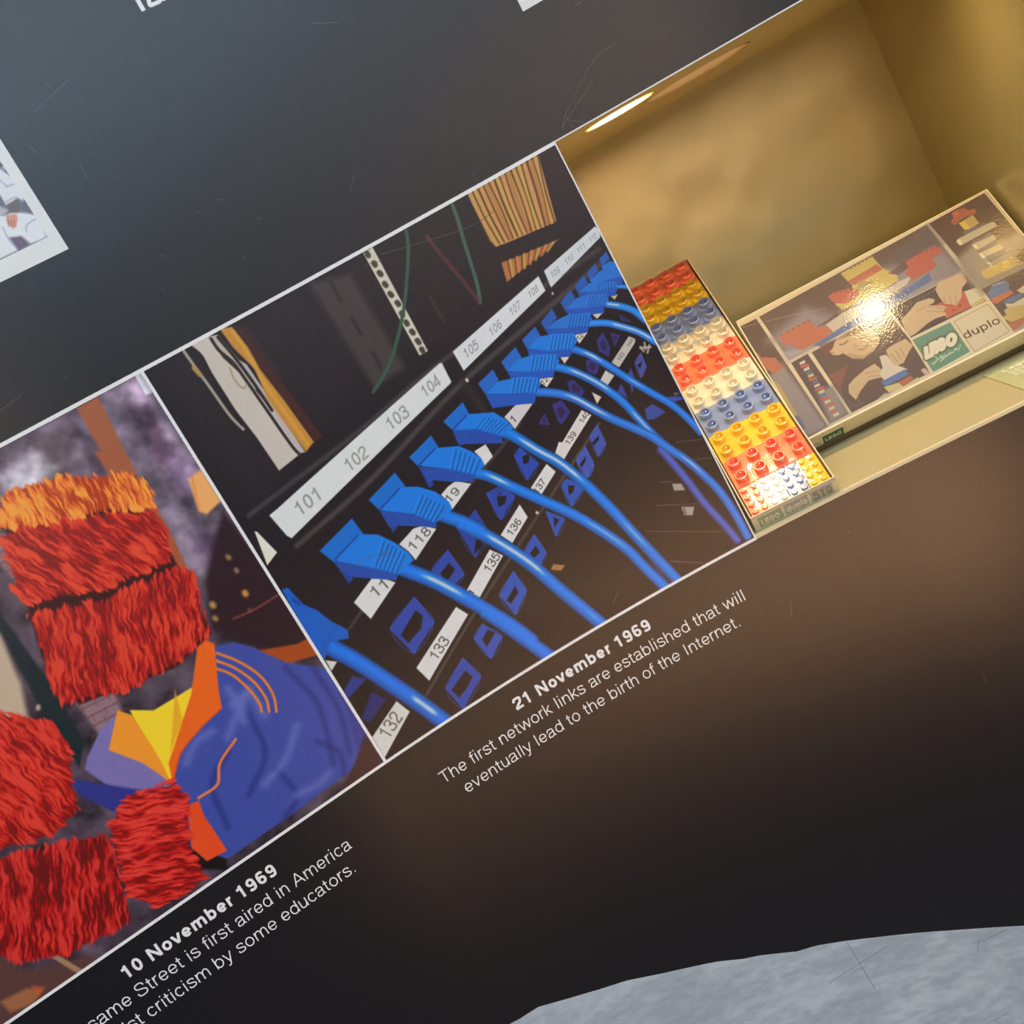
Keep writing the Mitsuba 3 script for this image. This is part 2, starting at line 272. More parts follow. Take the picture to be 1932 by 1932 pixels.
# ---------------------------------------------------------------- what is printed (panel coordinates, thousandths of a print's height)
CABLES = [
('f',((-964,991),(2,994),(5,628),(-575,789),(-952,638)),(44,40,44),40,1),
('f',((-394,390),(-39,465),(-4,10),(-314,13),(-666,155)),(52,46,44),60,0.8),
('f',((-889,1001),(-847,996),(-844,944),(-825,881),(-814,805),(-806,691),(-866,682),(-870,766),(-879,846),(-885,910),(-878,967)),(180,177,170),2,1),
('f',((-819,926),(-809,909),(-805,833),(-798,688),(-808,692),(-814,776),(-818,852)),(168,164,168),2,1),
('f',((-847,996),(-829,990),(-817,921),(-814,859),(-821,854),(-833,922)),(165,162,155),2,1),
('s',((-906,994),(-903,952),(-899,906),(-894,834),(-885,795)),6,(150,146,136),2,1),
('s',((-891,998),(-881,969),(-883,926),(-882,868),(-882,806)),7,(42,38,38),2,1),
('s',((-906,954),(-903,936)),9,(160,130,80),3,1),
('s',((-845,989),(-843,960),(-831,925),(-827,878),(-822,805),(-816,718),(-811,690)),6.5,(52,46,44),2,1),
('s',((-831,985),(-822,928),(-816,863),(-813,800)),6.5,(48,43,44),2,1),
('s',((-843,919),(-847,893),(-841,869),(-831,872)),4,(150,145,110),2,1),
('f',((-788,998),(-777,976),(-770,891),(-749,700),(-769,697),(-780,806),(-790,886)),(66,43,42),6,1),
('f',((-819,999),(-795,990),(-788,937),(-790,886),(-780,806),(-771,698),(-796,688),(-803,753),(-809,827),(-799,891),(-815,952)),(178,130,60),3,1),
('s',((-798,981),(-795,925),(-797,861),(-790,762),(-785,700)),8,(196,150,66),5,0.7),
('f',((-608,992),(-523,967),(-519,740),(-599,736)),(64,59,62),14,1),
('s',((-567,976),(-568,932)),8,(50,46,49),5,1),
('s',((-566,886),(-566,849)),8,(50,46,49),5,1),
('s',((-564,802),(-565,765)),8,(50,46,49),5,1),
('s',((-771,973),(-761,858)),10,(60,48,50),8,0.7),
('f',((-476,994),(-452,995),(-457,747),(-478,747)),(186,186,172),1.8,1),
('s',((-469,989),(-469,984)),11.5,(70,66,58),2.5,1),
('s',((-466,965),(-466,960)),11.5,(70,66,58),2.5,1),
('s',((-466,942),(-465,937)),11.5,(70,66,58),2.5,1),
('s',((-468,917),(-467,912)),11.5,(70,66,58),2.5,1),
('s',((-468,893),(-467,888)),11.5,(70,66,58),2.5,1),
('s',((-464,869),(-463,864)),11.5,(70,66,58),2.5,1),
('s',((-467,845),(-467,840)),11.5,(70,66,58),2.5,1),
('s',((-468,824),(-468,819)),11.5,(70,66,58),2.5,1),
('s',((-467,801),(-466,796)),11.5,(70,66,58),2.5,1),
('s',((-466,778),(-465,772)),11.5,(70,66,58),2.5,1),
('s',((-467,757),(-467,752)),11.5,(70,66,58),2.5,1),
('s',((-371,992),(-385,959),(-415,911),(-462,846),(-519,785),(-559,753),(-605,728)),7.5,(56,84,74),3,1),
('s',((-257,993),(-263,956),(-272,916),(-281,871),(-292,819),(-305,782)),8,(62,92,80),2.6,1),
('s',((-338,960),(-333,924),(-321,868),(-306,787)),8,(88,52,54),4,0.8),
('s',((-396,850),(-395,786)),6,(66,50,50),4,0.7),
('f',((-218,997),(-45,992),(-75,855),(-185,865),(-217,870),(-222,887)),(168,128,76),2,1),
('s',((-212,997),(-214,937),(-212,874)),9,(178,140,84),2,0.9),
('s',((-206,997),(-209,937),(-207,873)),3.2,(88,52,40),2,0.9),
('s',((-199,997),(-201,935),(-201,872)),7,(176,150,80),2,0.9),
('s',((-192,997),(-196,936),(-196,872)),4.7,(88,52,40),2,0.9),
('s',((-186,997),(-190,935),(-191,871)),7,(182,136,88),2,0.9),
('s',((-179,997),(-183,934),(-185,870)),3.2,(88,52,40),2,0.9),
('s',((-172,996),(-174,932),(-180,870)),9,(160,116,70),2,0.9),
('s',((-166,996),(-168,932),(-175,869)),3.2,(88,52,40),2,0.9),
('s',((-159,996),(-163,932),(-170,868)),7,(178,140,84),2,0.9),
('s',((-152,996),(-160,933),(-164,868)),4.7,(88,52,40),2,0.9),
('s',((-146,996),(-152,932),(-159,867)),7,(176,150,80),2,0.9),
('s',((-139,996),(-148,932),(-153,866)),3.2,(88,52,40),2,0.9),
('s',((-132,995),(-142,932),(-148,866)),9,(182,136,88),2,0.9),
('s',((-126,995),(-137,932),(-143,865)),3.2,(88,52,40),2,0.9),
('s',((-119,995),(-130,931),(-138,864)),7,(160,116,70),2,0.9),
('s',((-112,995),(-119,928),(-132,864)),4.7,(88,52,40),2,0.9),
('s',((-106,995),(-115,928),(-127,863)),7,(178,140,84),2,0.9),
('s',((-99,995),(-108,928),(-122,862)),3.2,(88,52,40),2,0.9),
('s',((-92,994),(-103,928),(-116,862)),9,(176,150,80),2,0.9),
('s',((-86,994),(-100,929),(-111,861)),3.2,(88,52,40),2,0.9),
('s',((-79,994),(-93,928),(-106,860)),7,(182,136,88),2,0.9),
('s',((-73,994),(-85,927),(-100,860)),4.7,(88,52,40),2,0.9),
('s',((-66,994),(-79,926),(-95,859)),7,(160,116,70),2,0.9),
('s',((-59,994),(-72,925),(-90,858)),3.2,(88,52,40),2,0.9),
('s',((-53,993),(-67,925),(-85,858)),9,(178,140,84),2,0.9),
('s',((-46,993),(-65,927),(-79,857)),3.2,(88,52,40),2,0.9),
('f',((-223,835),(-187,829),(-89,819),(-137,810),(-232,793)),(160,108,68),2.5,1),
('s',((-209,832),(-219,797)),3,(104,62,46),2,1),
('s',((-203,831),(-214,798)),6,(176,146,80),2,0.8),
('s',((-192,829),(-204,799)),3,(104,62,46),2,1),
('s',((-187,829),(-198,800)),6,(186,120,74),2,0.8),
('s',((-176,827),(-189,801)),3,(104,62,46),2,1),
('s',((-170,827),(-183,801)),6,(176,146,80),2,0.8),
('s',((-159,825),(-173,803)),3,(104,62,46),2,1),
('s',((-153,825),(-168,803)),6,(186,120,74),2,0.8),
('s',((-142,823),(-158,805)),3,(104,62,46),2,1),
('s',((-137,822),(-153,805)),6,(176,146,80),2,0.8),
('s',((-126,821),(-143,806)),3,(104,62,46),2,1),
('s',((-120,820),(-137,807)),6,(186,120,74),2,0.8),
('s',((-109,819),(-128,808)),3,(104,62,46),2,1),
('s',((-103,818),(-122,809)),6,(176,146,80),2,0.8),
('s',((-969,632),(-672,670),(-476,707),(-202,741),(-21,758)),10,(70,66,68),7,0.8),
('s',((-917,523),(-706,565),(-445,644),(-230,690),(-36,728)),11,(76,71,73),7,0.8),
('s',((-913,306),(-732,381),(-499,451),(-357,507)),7,(72,67,68),5,0.75),
('s',((-844,80),(-648,187),(-411,308),(-199,418)),6,(84,78,76),4,0.75),
('s',((-422,652),(-417,615),(-412,551)),16,(52,48,50),8,0.7),
('s',((-413,651),(-413,648)),6,(196,190,178),2,1),
('s',((-420,311),(-419,309)),6,(196,190,178),2,1),
('s',((-155,724),(-155,722)),4,(190,180,165),2,1),
('f',((-933,610),(-909,614),(-449,711),(-443,710),(-445,663),(-449,661),(-918,543),(-924,553)),(196,206,208),2.2,1),
('f',((-410,719),(-165,771),(-166,736),(-409,671)),(196,204,210),1.6,1),
('f',((-149,775),(-6,805),(-1,795),(-6,779),(-152,736)),(188,198,206),1.5,1),
('f',((-977,597),(-973,593),(-960,533),(-992,520)),(204,208,196),2.2,1),
('t','101',(-849.2,593.8),(57.6,9.3),(-0.2,30.1),(112,116,116),2.4,0.82),
('t','102',(-710.3,621.3),(54.4,8.6),(-0.8,28.1),(112,116,116),2.2,0.82),
('t','103',(-587.4,653.8),(53.5,8.6),(-0.2,27.6),(112,116,116),1.9,0.82),
('t','104',(-489.1,677.6),(45.9,7.4),(0.3,24.9),(112,116,116),1.6,0.82),
('t','105',(-371.4,704.8),(36.9,8),(2.6,21.2),(112,116,116),1.2,0.82),
('t','106',(-302.1,719),(31.8,7.4),(2.4,19),(112,116,116),1.1,0.82),
('t','107',(-243.1,734.9),(27.6,6.2),(2.7,17.6),(112,116,116),1,0.82),
('t','108',(-190.3,747.7),(24.8,5.5),(2.6,15.3),(112,116,116),1,0.82),
('t','109',(-128.4,760.1),(22,4.7),(2.9,14),(112,116,116),0.9,0.82),
('t','110',(-88.4,770.3),(20.5,4.3),(2.4,13.1),(112,116,116),0.9,0.82),
('t','111',(-54.6,778.7),(19.1,4),(1.9,12.2),(112,116,116),0.9,0.82),
('t','112',(-20.6,786.2),(16.4,3.2),(1.4,11.3),(112,116,116),0.9,0.82),
('f',((-816,375),(-797,367),(-775,339),(-863,298),(-876,350)),(198,204,206),2.2,1),
('t','11',(-813.6,347.5),(36,5.4),(-4.4,25.2),(92,94,94),2,1),
('f',((-725,409),(-680,423),(-659,418),(-636,396),(-711,359),(-715,385)),(198,204,206),2,1),
('t','118',(-679.3,396.6),(56.1,16.2),(-7.1,21.1),(92,94,94),1.8,1),
('f',((-589,457),(-566,465),(-545,467),(-518,444),(-584,415),(-583,437)),(198,204,206),1.8,1),
('t','19',(-567.3,443.9),(33.6,10.7),(-6.5,17.7),(84,86,86),1.5,1),
('f',((-476,504),(-446,505),(-445,473),(-472,464),(-471,485)),(198,204,206),1.6,1),
('f',((-380,537),(-344,549),(-309,532),(-372,502),(-375,522)),(190,190,194),1.6,1),
('t','1',(-365.5,523.1),(6.5,1.8),(-3.7,15.7),(40,40,42),1.2,1),
('f',((-273,577),(-242,560),(-264,549)),(198,204,206),1.4,1),
('t','12',(-263.9,564.9),(17.2,6.6),(-3.4,11.3),(50,50,52),1,1),
('f',((-270,577),(-241,560),(-264,549),(-272,565)),(200,196,186),1.4,1),
('t','12',(-261.7,564),(16.6,5.6),(-2.8,12.3),(50,50,52),1,1),
('f',((-207,596),(-188,583),(-204,575)),(196,192,182),1.4,1),
('f',((-157,625),(-126,611),(-154,598)),(196,192,180),1.3,1),
('t','12',(-145.6,611.2),(14.8,5.1),(-2.4,10.6),(60,58,56),1,1),
('f',((-100,644),(-75,633),(-94,627)),(192,186,172),1.3,1),
('f',((-45,657),(-29,652),(-40,645)),(180,170,140),1.3,1),
('f',((-909,106),(-896,68),(-997,10),(-996,67)),(196,200,198),2.4,1),
('t','132',(-947.5,67.3),(51.4,22.9),(-13.9,28.7),(98,100,92),2.2,1),
('f',((-686,218),(-671,188),(-823,104),(-833,146)),(198,204,206),2,1),
('t','133',(-765.6,157),(48.2,22.5),(-9.7,22.3),(84,86,84),1.7,1),
('f',((-555,292),(-535,264),(-632,206),(-648,237)),(198,204,206),1.7,1),
('t','135',(-564.9,263.9),(40.6,19.6),(-8.2,17.8),(66,68,68),1.3,1),
('t','1',(-641.2,227.7),(7.8,3.8),(-5.7,12.2),(50,50,50),1.3,1),
('f',((-445,347),(-443,312),(-503,278),(-517,308)),(198,204,206),1.6,1),
('t','136',(-481.1,308.4),(36,16.9),(-6.9,15.4),(60,62,62),1.2,1),
('f',((-347,397),(-337,371),(-390,342),(-405,367)),(198,204,206),1.5,1),
('t','137',(-385.3,361.2),(30.9,15.7),(-6.5,13.6),(56,58,58),1.1,1),
('f',((-299,427),(-273,408),(-307,386),(-318,409)),(198,204,206),1.5,1),
('f',((-219,465),(-205,444),(-307,387),(-317,408)),(200,198,196),1.4,1),
('t','140',(-221.1,448.1),(24.4,12.4),(-5.1,11.1),(60,58,58),1,1),
('t','139',(-270.7,421.4),(26.8,13.9),(-6.1,11.7),(60,58,58),1,1),
('f',((-180,489),(-166,469),(-182,460)),(196,190,182),1.4,1),
('f',((-130,517),(-118,497),(-144,484),(-153,502)),(186,184,178),1.4,1),
('t','1',(-123.5,506.7),(5.3,2.4),(-4.1,7.7),(70,66,60),1,1),
('f',((-49,559),(-39,546),(-44,539),(-100,508),(-110,526)),(172,172,166),1.3,1),
('t','143',(-85.6,527.9),(16.5,8.4),(-4.1,7.6),(90,84,80),0.9,1),
('t','144',(-53.2,544.8),(14.8,7.9),(-3.1,7),(90,84,80),0.9,1),
('s',((-37,525),(-35,513)),5,(170,165,152),2,0.8),
('s',((-25,529),(-29,516)),5,(170,165,152),2,0.8),
('s',((-18,519),(-29,506)),5,(170,165,152),2,0.8),
('s',((-38,523),(-17,514)),5,(170,165,152),2,0.8),
('f',((-755,290),(-744,214),(-822,175),(-839,257)),(48,72,158),2.8,1),
('f',((-768,261),(-761,240),(-779,218),(-820,205),(-825,230)),(34,31,36),3.3,1),
('s',((-757,286),(-747,215),(-820,179),(-836,255),(-757,286)),2,(60,90,197),1.5,0.5),
('f',((-731,109),(-716,46),(-791,3),(-801,69)),(48,72,158),2.2,1),
('f',((-742,78),(-734,57),(-761,40),(-785,32),(-791,57)),(34,31,36),2.7,1),
('s',((-733,105),(-719,46),(-788,6),(-799,68),(-733,105)),2,(60,90,197),1.5,0.5),
('f',((-637,342),(-632,272),(-677,260),(-692,321)),(48,72,158),2,1),
('f',((-649,314),(-646,293),(-678,278),(-679,303)),(34,31,36),2.5,1),
('s',((-639,339),(-634,274),(-676,263),(-690,320),(-639,339)),2,(60,90,197),1.5,0.5),
('f',((-538,389),(-538,325),(-593,292),(-595,364)),(46,66,150),2,1),
('f',((-569,329),(-556,319),(-569,306),(-591,302)),(34,31,36),2.5,1),
('s',((-540,386),(-540,326),(-591,295),(-593,362),(-540,386)),2,(57,82,187),1.5,0.5),
('f',((-500,408),(-457,406),(-445,368),(-500,338)),(48,68,152),2,1),
('f',((-496,389),(-470,394),(-477,370),(-497,364)),(34,31,36),2.5,1),
('s',((-498,406),(-458,404),(-447,368),(-499,341),(-498,406)),2,(60,85,190),1.5,0.5),
('f',((-532,221),(-527,164),(-578,127),(-588,189)),(50,84,172),2,1),
('f',((-545,188),(-547,170),(-574,157),(-579,169)),(34,31,36),2.5,1),
('s',((-533,218),(-529,165),(-577,130),(-586,188),(-533,218)),2,(62,105,215),1.5,0.5),
('f',((-654,152),(-628,100),(-678,68),(-688,133)),(50,80,168),2,1),
('f',((-650,133),(-639,118),(-671,99),(-673,119)),(34,31,36),2.5,1),
('s',((-655,150),(-630,101),(-676,72),(-686,132),(-655,150)),2,(62,100,210),1.5,0.5),
('f',((-449,271),(-445,217),(-472,199),(-488,247)),(48,82,172),2,1),
('f',((-459,245),(-458,227),(-476,222),(-479,236)),(34,31,36),2.5,1),
('s',((-450,268),(-446,219),(-471,202),(-486,246),(-450,268)),2,(60,102,215),1.5,0.5),
('f',((-401,304),(-370,265),(-408,238)),(48,82,172),2,1),
('f',((-391,282),(-383,269),(-401,260)),(34,31,36),2.5,1),
('s',((-400,301),(-372,265),(-406,240),(-400,301)),2,(60,102,215),1.5,0.5),
('f',((-324,345),(-295,307),(-344,281),(-342,336)),(50,84,172),1.6,1),
('f',((-328,329),(-314,321),(-325,310),(-336,308)),(34,31,36),2.1,1),
('s',((-324,343),(-297,308),(-342,284),(-341,335),(-324,343)),2,(62,105,215),1.5,0.5),
('f',((-252,387),(-253,340),(-279,322),(-285,369)),(50,84,172),1.5,1),
('f',((-275,362),(-250,370),(-259,356),(-282,346)),(34,31,36),2,1),
('s',((-253,385),(-254,341),(-279,324),(-284,368),(-253,385)),2,(62,105,215),1.5,0.5),
('f',((-382,461),(-362,406),(-404,386),(-403,450)),(46,74,166),1.6,1),
('f',((-387,439),(-368,438),(-381,421),(-393,422)),(34,31,36),2.1,1),
('s',((-383,459),(-364,408),(-403,388),(-402,449),(-383,459)),2,(57,92,207),1.5,0.5),
('f',((-499,406),(-449,372),(-498,337)),(46,70,160),1.8,1),
('f',((-481,390),(-461,379),(-474,366),(-490,367)),(34,31,36),2.3,1),
('s',((-498,404),(-451,372),(-497,339),(-498,404)),2,(57,87,200),1.5,0.5),
('f',((-204,419),(-206,370),(-236,351),(-232,402)),(64,84,164),1.4,1),
('f',((-233,388),(-211,395),(-216,387),(-235,379)),(34,31,36),1.9,1),
('s',((-205,417),(-207,371),(-235,354),(-231,400),(-205,417)),2,(80,105,205),1.5,0.5),
('f',((-250,390),(-253,340),(-282,322),(-283,370)),(64,86,168),1.4,1),
('f',((-280,359),(-259,368),(-266,359),(-281,349)),(34,31,36),1.9,1),
('s',((-252,387),(-254,341),(-281,324),(-282,369),(-252,387)),2,(80,107,210),1.5,0.5),
('f',((-42,514),(-45,480),(-68,462),(-64,500)),(72,78,146),1.3,1),
('f',((-62,493),(-48,495),(-59,483)),(34,31,36),1.8,1),
('s',((-43,512),(-46,480),(-68,464),(-64,500),(-43,512)),2,(90,97,182),1.5,0.5),
('f',((-77,495),(-80,469),(-102,440),(-90,484)),(66,70,136),1.6,1),
('f',((-112,473),(-115,435),(-129,462)),(62,68,140),1.6,1),
('f',((-92,397),(-71,398),(-53,367),(-85,366),(-99,373)),(60,76,150),2,1),
('f',((-36,397),(-8,383),(-4,374),(-29,380)),(60,80,170),2,1),
('f',((-117,586),(-96,594),(-97,558),(-110,540),(-123,562)),(60,58,132),2,0.9),
('f',((-113,577),(-102,581),(-103,563),(-109,554),(-116,565)),(48,42,62),3,0.8),
('f',((-159,558),(-144,555),(-138,532),(-153,518),(-167,534)),(60,58,132),2,0.9),
('f',((-156,549),(-148,547),(-145,536),(-153,529),(-160,536)),(48,42,62),3,0.8),
('f',((-218,537),(-204,534),(-193,499),(-204,492),(-223,513)),(60,58,132),2,0.9),
('f',((-213,526),(-206,525),(-200,507),(-206,504),(-216,514)),(48,42,62),3,0.8),
('f',((-272,509),(-248,507),(-244,473),(-274,458),(-278,470)),(60,58,132),2,0.9),
('f',((-268,496),(-256,495),(-253,478),(-269,471),(-271,477)),(48,42,62),3,0.8),
('f',((-320,485),(-296,500),(-298,471)),(60,58,132),2,0.9),
('f',((-312,485),(-301,493),(-302,478)),(48,42,62),3,0.8),
('f',((-81,585),(-65,569),(-88,554)),(60,58,132),2,0.9),
('f',((-80,578),(-71,569),(-83,562)),(48,42,62),3,0.8),
('f',((-47,612),(-31,589),(-31,584),(-47,596)),(60,58,132),2,0.9),
('f',((-43,604),(-35,592),(-35,590),(-43,595)),(48,42,62),3,0.8),
('f',((-115,213),(-96,202),(-95,184),(-118,196)),(148,146,142),1.6,1),
('f',((-121,154),(-94,139),(-106,123),(-123,132)),(150,148,144),1.6,1),
('s',((-117,149),(-119,133)),4,(100,92,88),1.5,1),
('f',((-444,186),(-422,170),(-436,163),(-456,178)),(150,114,74),1.6,1),
('f',((-17,399),(-5,389),(-19,390)),(130,128,124),2,0.6),
('s',((-51,241),(-9,222)),2,(98,88,80),1.2,0.7),
('s',((-172,186),(-85,142)),2,(98,88,80),1.2,0.7),
('s',((-220,144),(-66,55)),2,(98,88,80),1.2,0.7),
('s',((-63,294),(-8,271)),2,(98,88,80),1.2,0.7),
('s',((-137,229),(-112,217)),2,(98,88,80),1.2,0.7),
('s',((-201,51),(-130,5)),2,(104,96,88),1.2,0.7),
('s',((-346,47),(-367,31)),3,(92,84,80),2,0.6),
('c',((-28,670),(-12,662),(0,653)),9,(50,120,204),(),1.2,-0.25),
('f',((-32,723),(-36,708),(-3,687),(-7,676),(-39,698)),(44,82,172),1.6,1),
('f',((-30,739),(-9,746),(-9,728),(-32,723)),(46,88,168),1.6,1),
('f',((-32,723),(-10,724),(-2,716),(-3,695),(-36,707)),(44,108,196),1.6,1),
('f',((-70,709),(-66,699),(-3,683),(-8,666),(-66,691)),(44,82,172),1.6,1),
('f',((-67,726),(-42,736),(-43,717),(-70,709)),(46,88,168),1.6,1),
('f',((-70,709),(-40,716),(-2,705),(-3,683),(-67,698)),(44,108,196),1.6,1),
('c',((-60,645),(-34,625),(-14,603),(-1,573)),15.5,(46,122,210),((0,0.32,1),),1.4,-0.25),
('f',((-105,699),(-74,684),(-22,665),(-35,652),(-106,681)),(44,82,172),1.6,1),
('f',((-105,713),(-76,725),(-75,705),(-105,699)),(46,88,168),1.6,1),
('f',((-105,699),(-73,704),(-20,679),(-22,666),(-75,683)),(44,108,196),1.6,1),
('s',((-56,694),(-63,673)),2.2,(31,77,141),1.44,0.85),
('s',((-58,696),(-64,675)),1.54,(53,131,239),1.44,0.55),
('s',((-50,690),(-57,670)),2.2,(31,77,141),1.44,0.85),
('s',((-51,693),(-58,672)),1.54,(53,131,239),1.44,0.55),
('s',((-43,687),(-51,667)),2.2,(31,77,141),1.44,0.85),
('s',((-45,689),(-52,669)),1.54,(53,131,239),1.44,0.55),
('s',((-37,684),(-45,664)),2.2,(31,77,141),1.44,0.85),
('s',((-38,686),(-47,666)),1.54,(53,131,239),1.44,0.55),
('s',((-30,681),(-39,661)),2.2,(31,77,141),1.44,0.85),
('s',((-31,683),(-41,664)),1.54,(53,131,239),1.44,0.55),
('s',((-23,678),(-33,659)),2.2,(31,77,141),1.44,0.85),
('s',((-25,680),(-35,661)),1.54,(53,131,239),1.44,0.55),
('c',((-115,627),(-79,608),(-46,578),(-23,553),(-3,520)),15.5,(48,126,214),((0.32,0.95,1),),1.4,-0.25),
('f',((-148,680),(-103,662),(-67,645),(-74,631),(-145,657)),(44,82,172),1.6,1),
('f',((-149,698),(-116,711),(-116,689),(-148,680)),(46,88,168),1.6,1),
('f',((-148,680),(-115,689),(-87,684),(-49,665),(-51,652),(-69,645),(-104,660)),(44,108,196),1.6,1),
('s',((-84,678),(-100,659)),2.4,(31,77,141),1.44,0.85),
('s',((-86,680),(-102,661)),1.68,(53,131,239),1.44,0.55),
('s',((-79,675),(-95,657)),2.4,(31,77,141),1.44,0.85),
('s',((-80,678),(-97,659)),1.68,(53,131,239),1.44,0.55),
('s',((-73,673),(-90,654)),2.4,(31,77,141),1.44,0.85),
('s',((-75,675),(-92,656)),1.68,(53,131,239),1.44,0.55),
('s',((-68,670),(-85,652)),2.4,(31,77,141),1.44,0.85),
('s',((-69,672),(-86,654)),1.68,(53,131,239),1.44,0.55),
('s',((-62,667),(-80,649)),2.4,(31,77,141),1.44,0.85),
('s',((-64,670),(-81,651)),1.68,(53,131,239),1.44,0.55),
('s',((-57,665),(-74,647)),2.4,(31,77,141),1.44,0.85),
('s',((-58,667),(-76,649)),1.68,(53,131,239),1.44,0.55),
('s',((-51,662),(-69,644)),2.4,(31,77,141),1.44,0.85),
('s',((-53,664),(-71,646)),1.68,(53,131,239),1.44,0.55),
('c',((-182,601),(-166,588),(-143,561),(-116,516),(-90,469),(-63,424),(-35,378),(-18,338),(-3,286)),16.5,(42,114,206),((0.08,0.24,1.2),(0.4,0.55,0.5)),1.8,-0.25),
('f',((-207,661),(-162,642),(-117,620),(-128,611),(-204,637)),(44,82,172),1.6,1),
('f',((-208,681),(-172,695),(-171,672),(-207,661)),(46,88,168),1.6,1),
('f',((-206,662),(-179,668),(-145,666),(-102,647),(-104,631),(-120,622),(-162,641)),(44,108,196),1.6,1),
('s',((-141,660),(-159,640)),2.6,(31,77,141),1.44,0.85),
('s',((-143,663),(-160,643)),1.82,(53,131,239),1.44,0.55),
('s',((-135,657),(-152,637)),2.6,(31,77,141),1.44,0.85),
('s',((-137,660),(-154,640)),1.82,(53,131,239),1.44,0.55),
('s',((-129,654),(-146,634)),2.6,(31,77,141),1.44,0.85),
('s',((-130,656),(-147,637)),1.82,(53,131,239),1.44,0.55),
('s',((-122,651),(-139,631)),2.6,(31,77,141),1.44,0.85),
('s',((-124,653),(-141,634)),1.82,(53,131,239),1.44,0.55),
('s',((-116,648),(-133,628)),2.6,(31,77,141),1.44,0.85),
('s',((-118,650),(-134,631)),1.82,(53,131,239),1.44,0.55),
('s',((-110,644),(-126,625)),2.6,(31,77,141),1.44,0.85),
('s',((-111,647),(-128,628)),1.82,(53,131,239),1.44,0.55),
('s',((-103,641),(-120,622)),2.6,(31,77,141),1.44,0.85),
('s',((-105,644),(-122,625)),1.82,(53,131,239),1.44,0.55),
('c',((-102,296),(-97,278),(-82,209),(-69,133),(-51,64),(-41,17)),19,(70,88,168),(),5,-0.25),
('c',((-237,588),(-214,569),(-190,544),(-161,503),(-142,467),(-128,434),(-117,392),(-106,350),(-94,313),(-82,285)),18.5,(40,116,206),((0.12,0.45,1.1),(0.62,0.85,0.8)),1.8,-0.25),
('f',((-263,643),(-219,617),(-174,595),(-185,583),(-268,617)),(42,84,176),1.6,1),
('f',((-263,667),(-223,679),(-223,653),(-262,644)),(44,98,184),1.6,1),
('f',((-262,644),(-226,655),(-196,645),(-155,624),(-154,606),(-174,595),(-220,616)),(40,116,208),1.6,1),
('s',((-197,642),(-217,617)),2.8,(28,83,149),1.44,0.85),
('s',((-199,645),(-219,620)),1.96,(48,141,253),1.44,0.55),
('s',((-190,638),(-210,614)),2.8,(28,83,149),1.44,0.85),
('s',((-192,641),(-212,617)),1.96,(48,141,253),1.44,0.55),
('s',((-183,635),(-202,610)),2.8,(28,83,149),1.44,0.85),
('s',((-185,638),(-204,613)),1.96,(48,141,253),1.44,0.55),
('s',((-176,631),(-195,607)),2.8,(28,83,149),1.44,0.85),
('s',((-177,634),(-197,610)),1.96,(48,141,253),1.44,0.55),
('s',((-168,627),(-188,603)),2.8,(28,83,149),1.44,0.85),
('s',((-170,630),(-190,606)),1.96,(48,141,253),1.44,0.55),
('s',((-161,623),(-181,600)),2.8,(28,83,149),1.44,0.85),
('s',((-163,626),(-182,603)),1.96,(48,141,253),1.44,0.55),
('s',((-154,620),(-173,596)),2.8,(28,83,149),1.44,0.85),
('s',((-156,622),(-175,599)),1.96,(48,141,253),1.44,0.55),
('c',((-294,553),(-269,538),(-242,518),(-218,492),(-197,459),(-169,416),(-138,376),(-108,335),(-85,290),(-59,241),(-40,190),(-26,142),(-18,79),(-16,14)),20,(46,112,200),((0.1,0.3,1.1),(0.58,0.72,0.7)),2.6,-0.25),
('f',((-325,622),(-278,598),(-230,573),(-240,562),(-326,592)),(42,84,176),1.6,1),
('f',((-327,647),(-283,661),(-282,634),(-325,622)),(44,98,184),1.6,1),
('f',((-325,623),(-290,634),(-258,627),(-212,604),(-211,586),(-230,573),(-279,596)),(40,116,208),1.6,1),
('s',((-256,623),(-277,597)),3,(28,83,149),1.44,0.85),
('s',((-258,627),(-279,600)),2.1,(48,141,253),1.44,0.55),
('s',((-248,619),(-269,593)),3,(28,83,149),1.44,0.85),
('s',((-250,622),(-271,596)),2.1,(48,141,253),1.44,0.55),
('s',((-241,615),(-261,590)),3,(28,83,149),1.44,0.85),
('s',((-243,618),(-263,593)),2.1,(48,141,253),1.44,0.55),
('s',((-234,611),(-254,586)),3,(28,83,149),1.44,0.85),
('s',((-236,614),(-256,589)),2.1,(48,141,253),1.44,0.55),
('s',((-226,607),(-246,583)),3,(28,83,149),1.44,0.85),
('s',((-228,610),(-248,586)),2.1,(48,141,253),1.44,0.55),
('s',((-219,603),(-238,579)),3,(28,83,149),1.44,0.85),
('s',((-221,606),(-240,582)),2.1,(48,141,253),1.44,0.55),
('s',((-212,598),(-231,576)),3,(28,83,149),1.44,0.85),
('s',((-214,601),(-233,579)),2.1,(48,141,253),1.44,0.55),
('f',((-392,603),(-340,574),(-291,550),(-304,531),(-393,568)),(42,84,176),1.6,1),
('f',((-395,631),(-351,642),(-351,616),(-392,603)),(44,98,184),1.6,1),
('f',((-392,603),(-356,614),(-320,603),(-298,594),(-273,579),(-271,562),(-291,550),(-340,574)),(40,116,208),1.6,1),
('s',((-317,600),(-339,573)),3.2,(28,83,149),1.44,0.85),
('s',((-319,603),(-341,576)),2.24,(48,141,253),1.44,0.55),
('s',((-309,595),(-331,569)),3.2,(28,83,149),1.44,0.85),
('s',((-311,599),(-333,572)),2.24,(48,141,253),1.44,0.55),
('s',((-301,591),(-323,565)),3.2,(28,83,149),1.44,0.85),
('s',((-304,594),(-325,569)),2.24,(48,141,253),1.44,0.55),
('s',((-294,586),(-315,562)),3.2,(28,83,149),1.44,0.85),
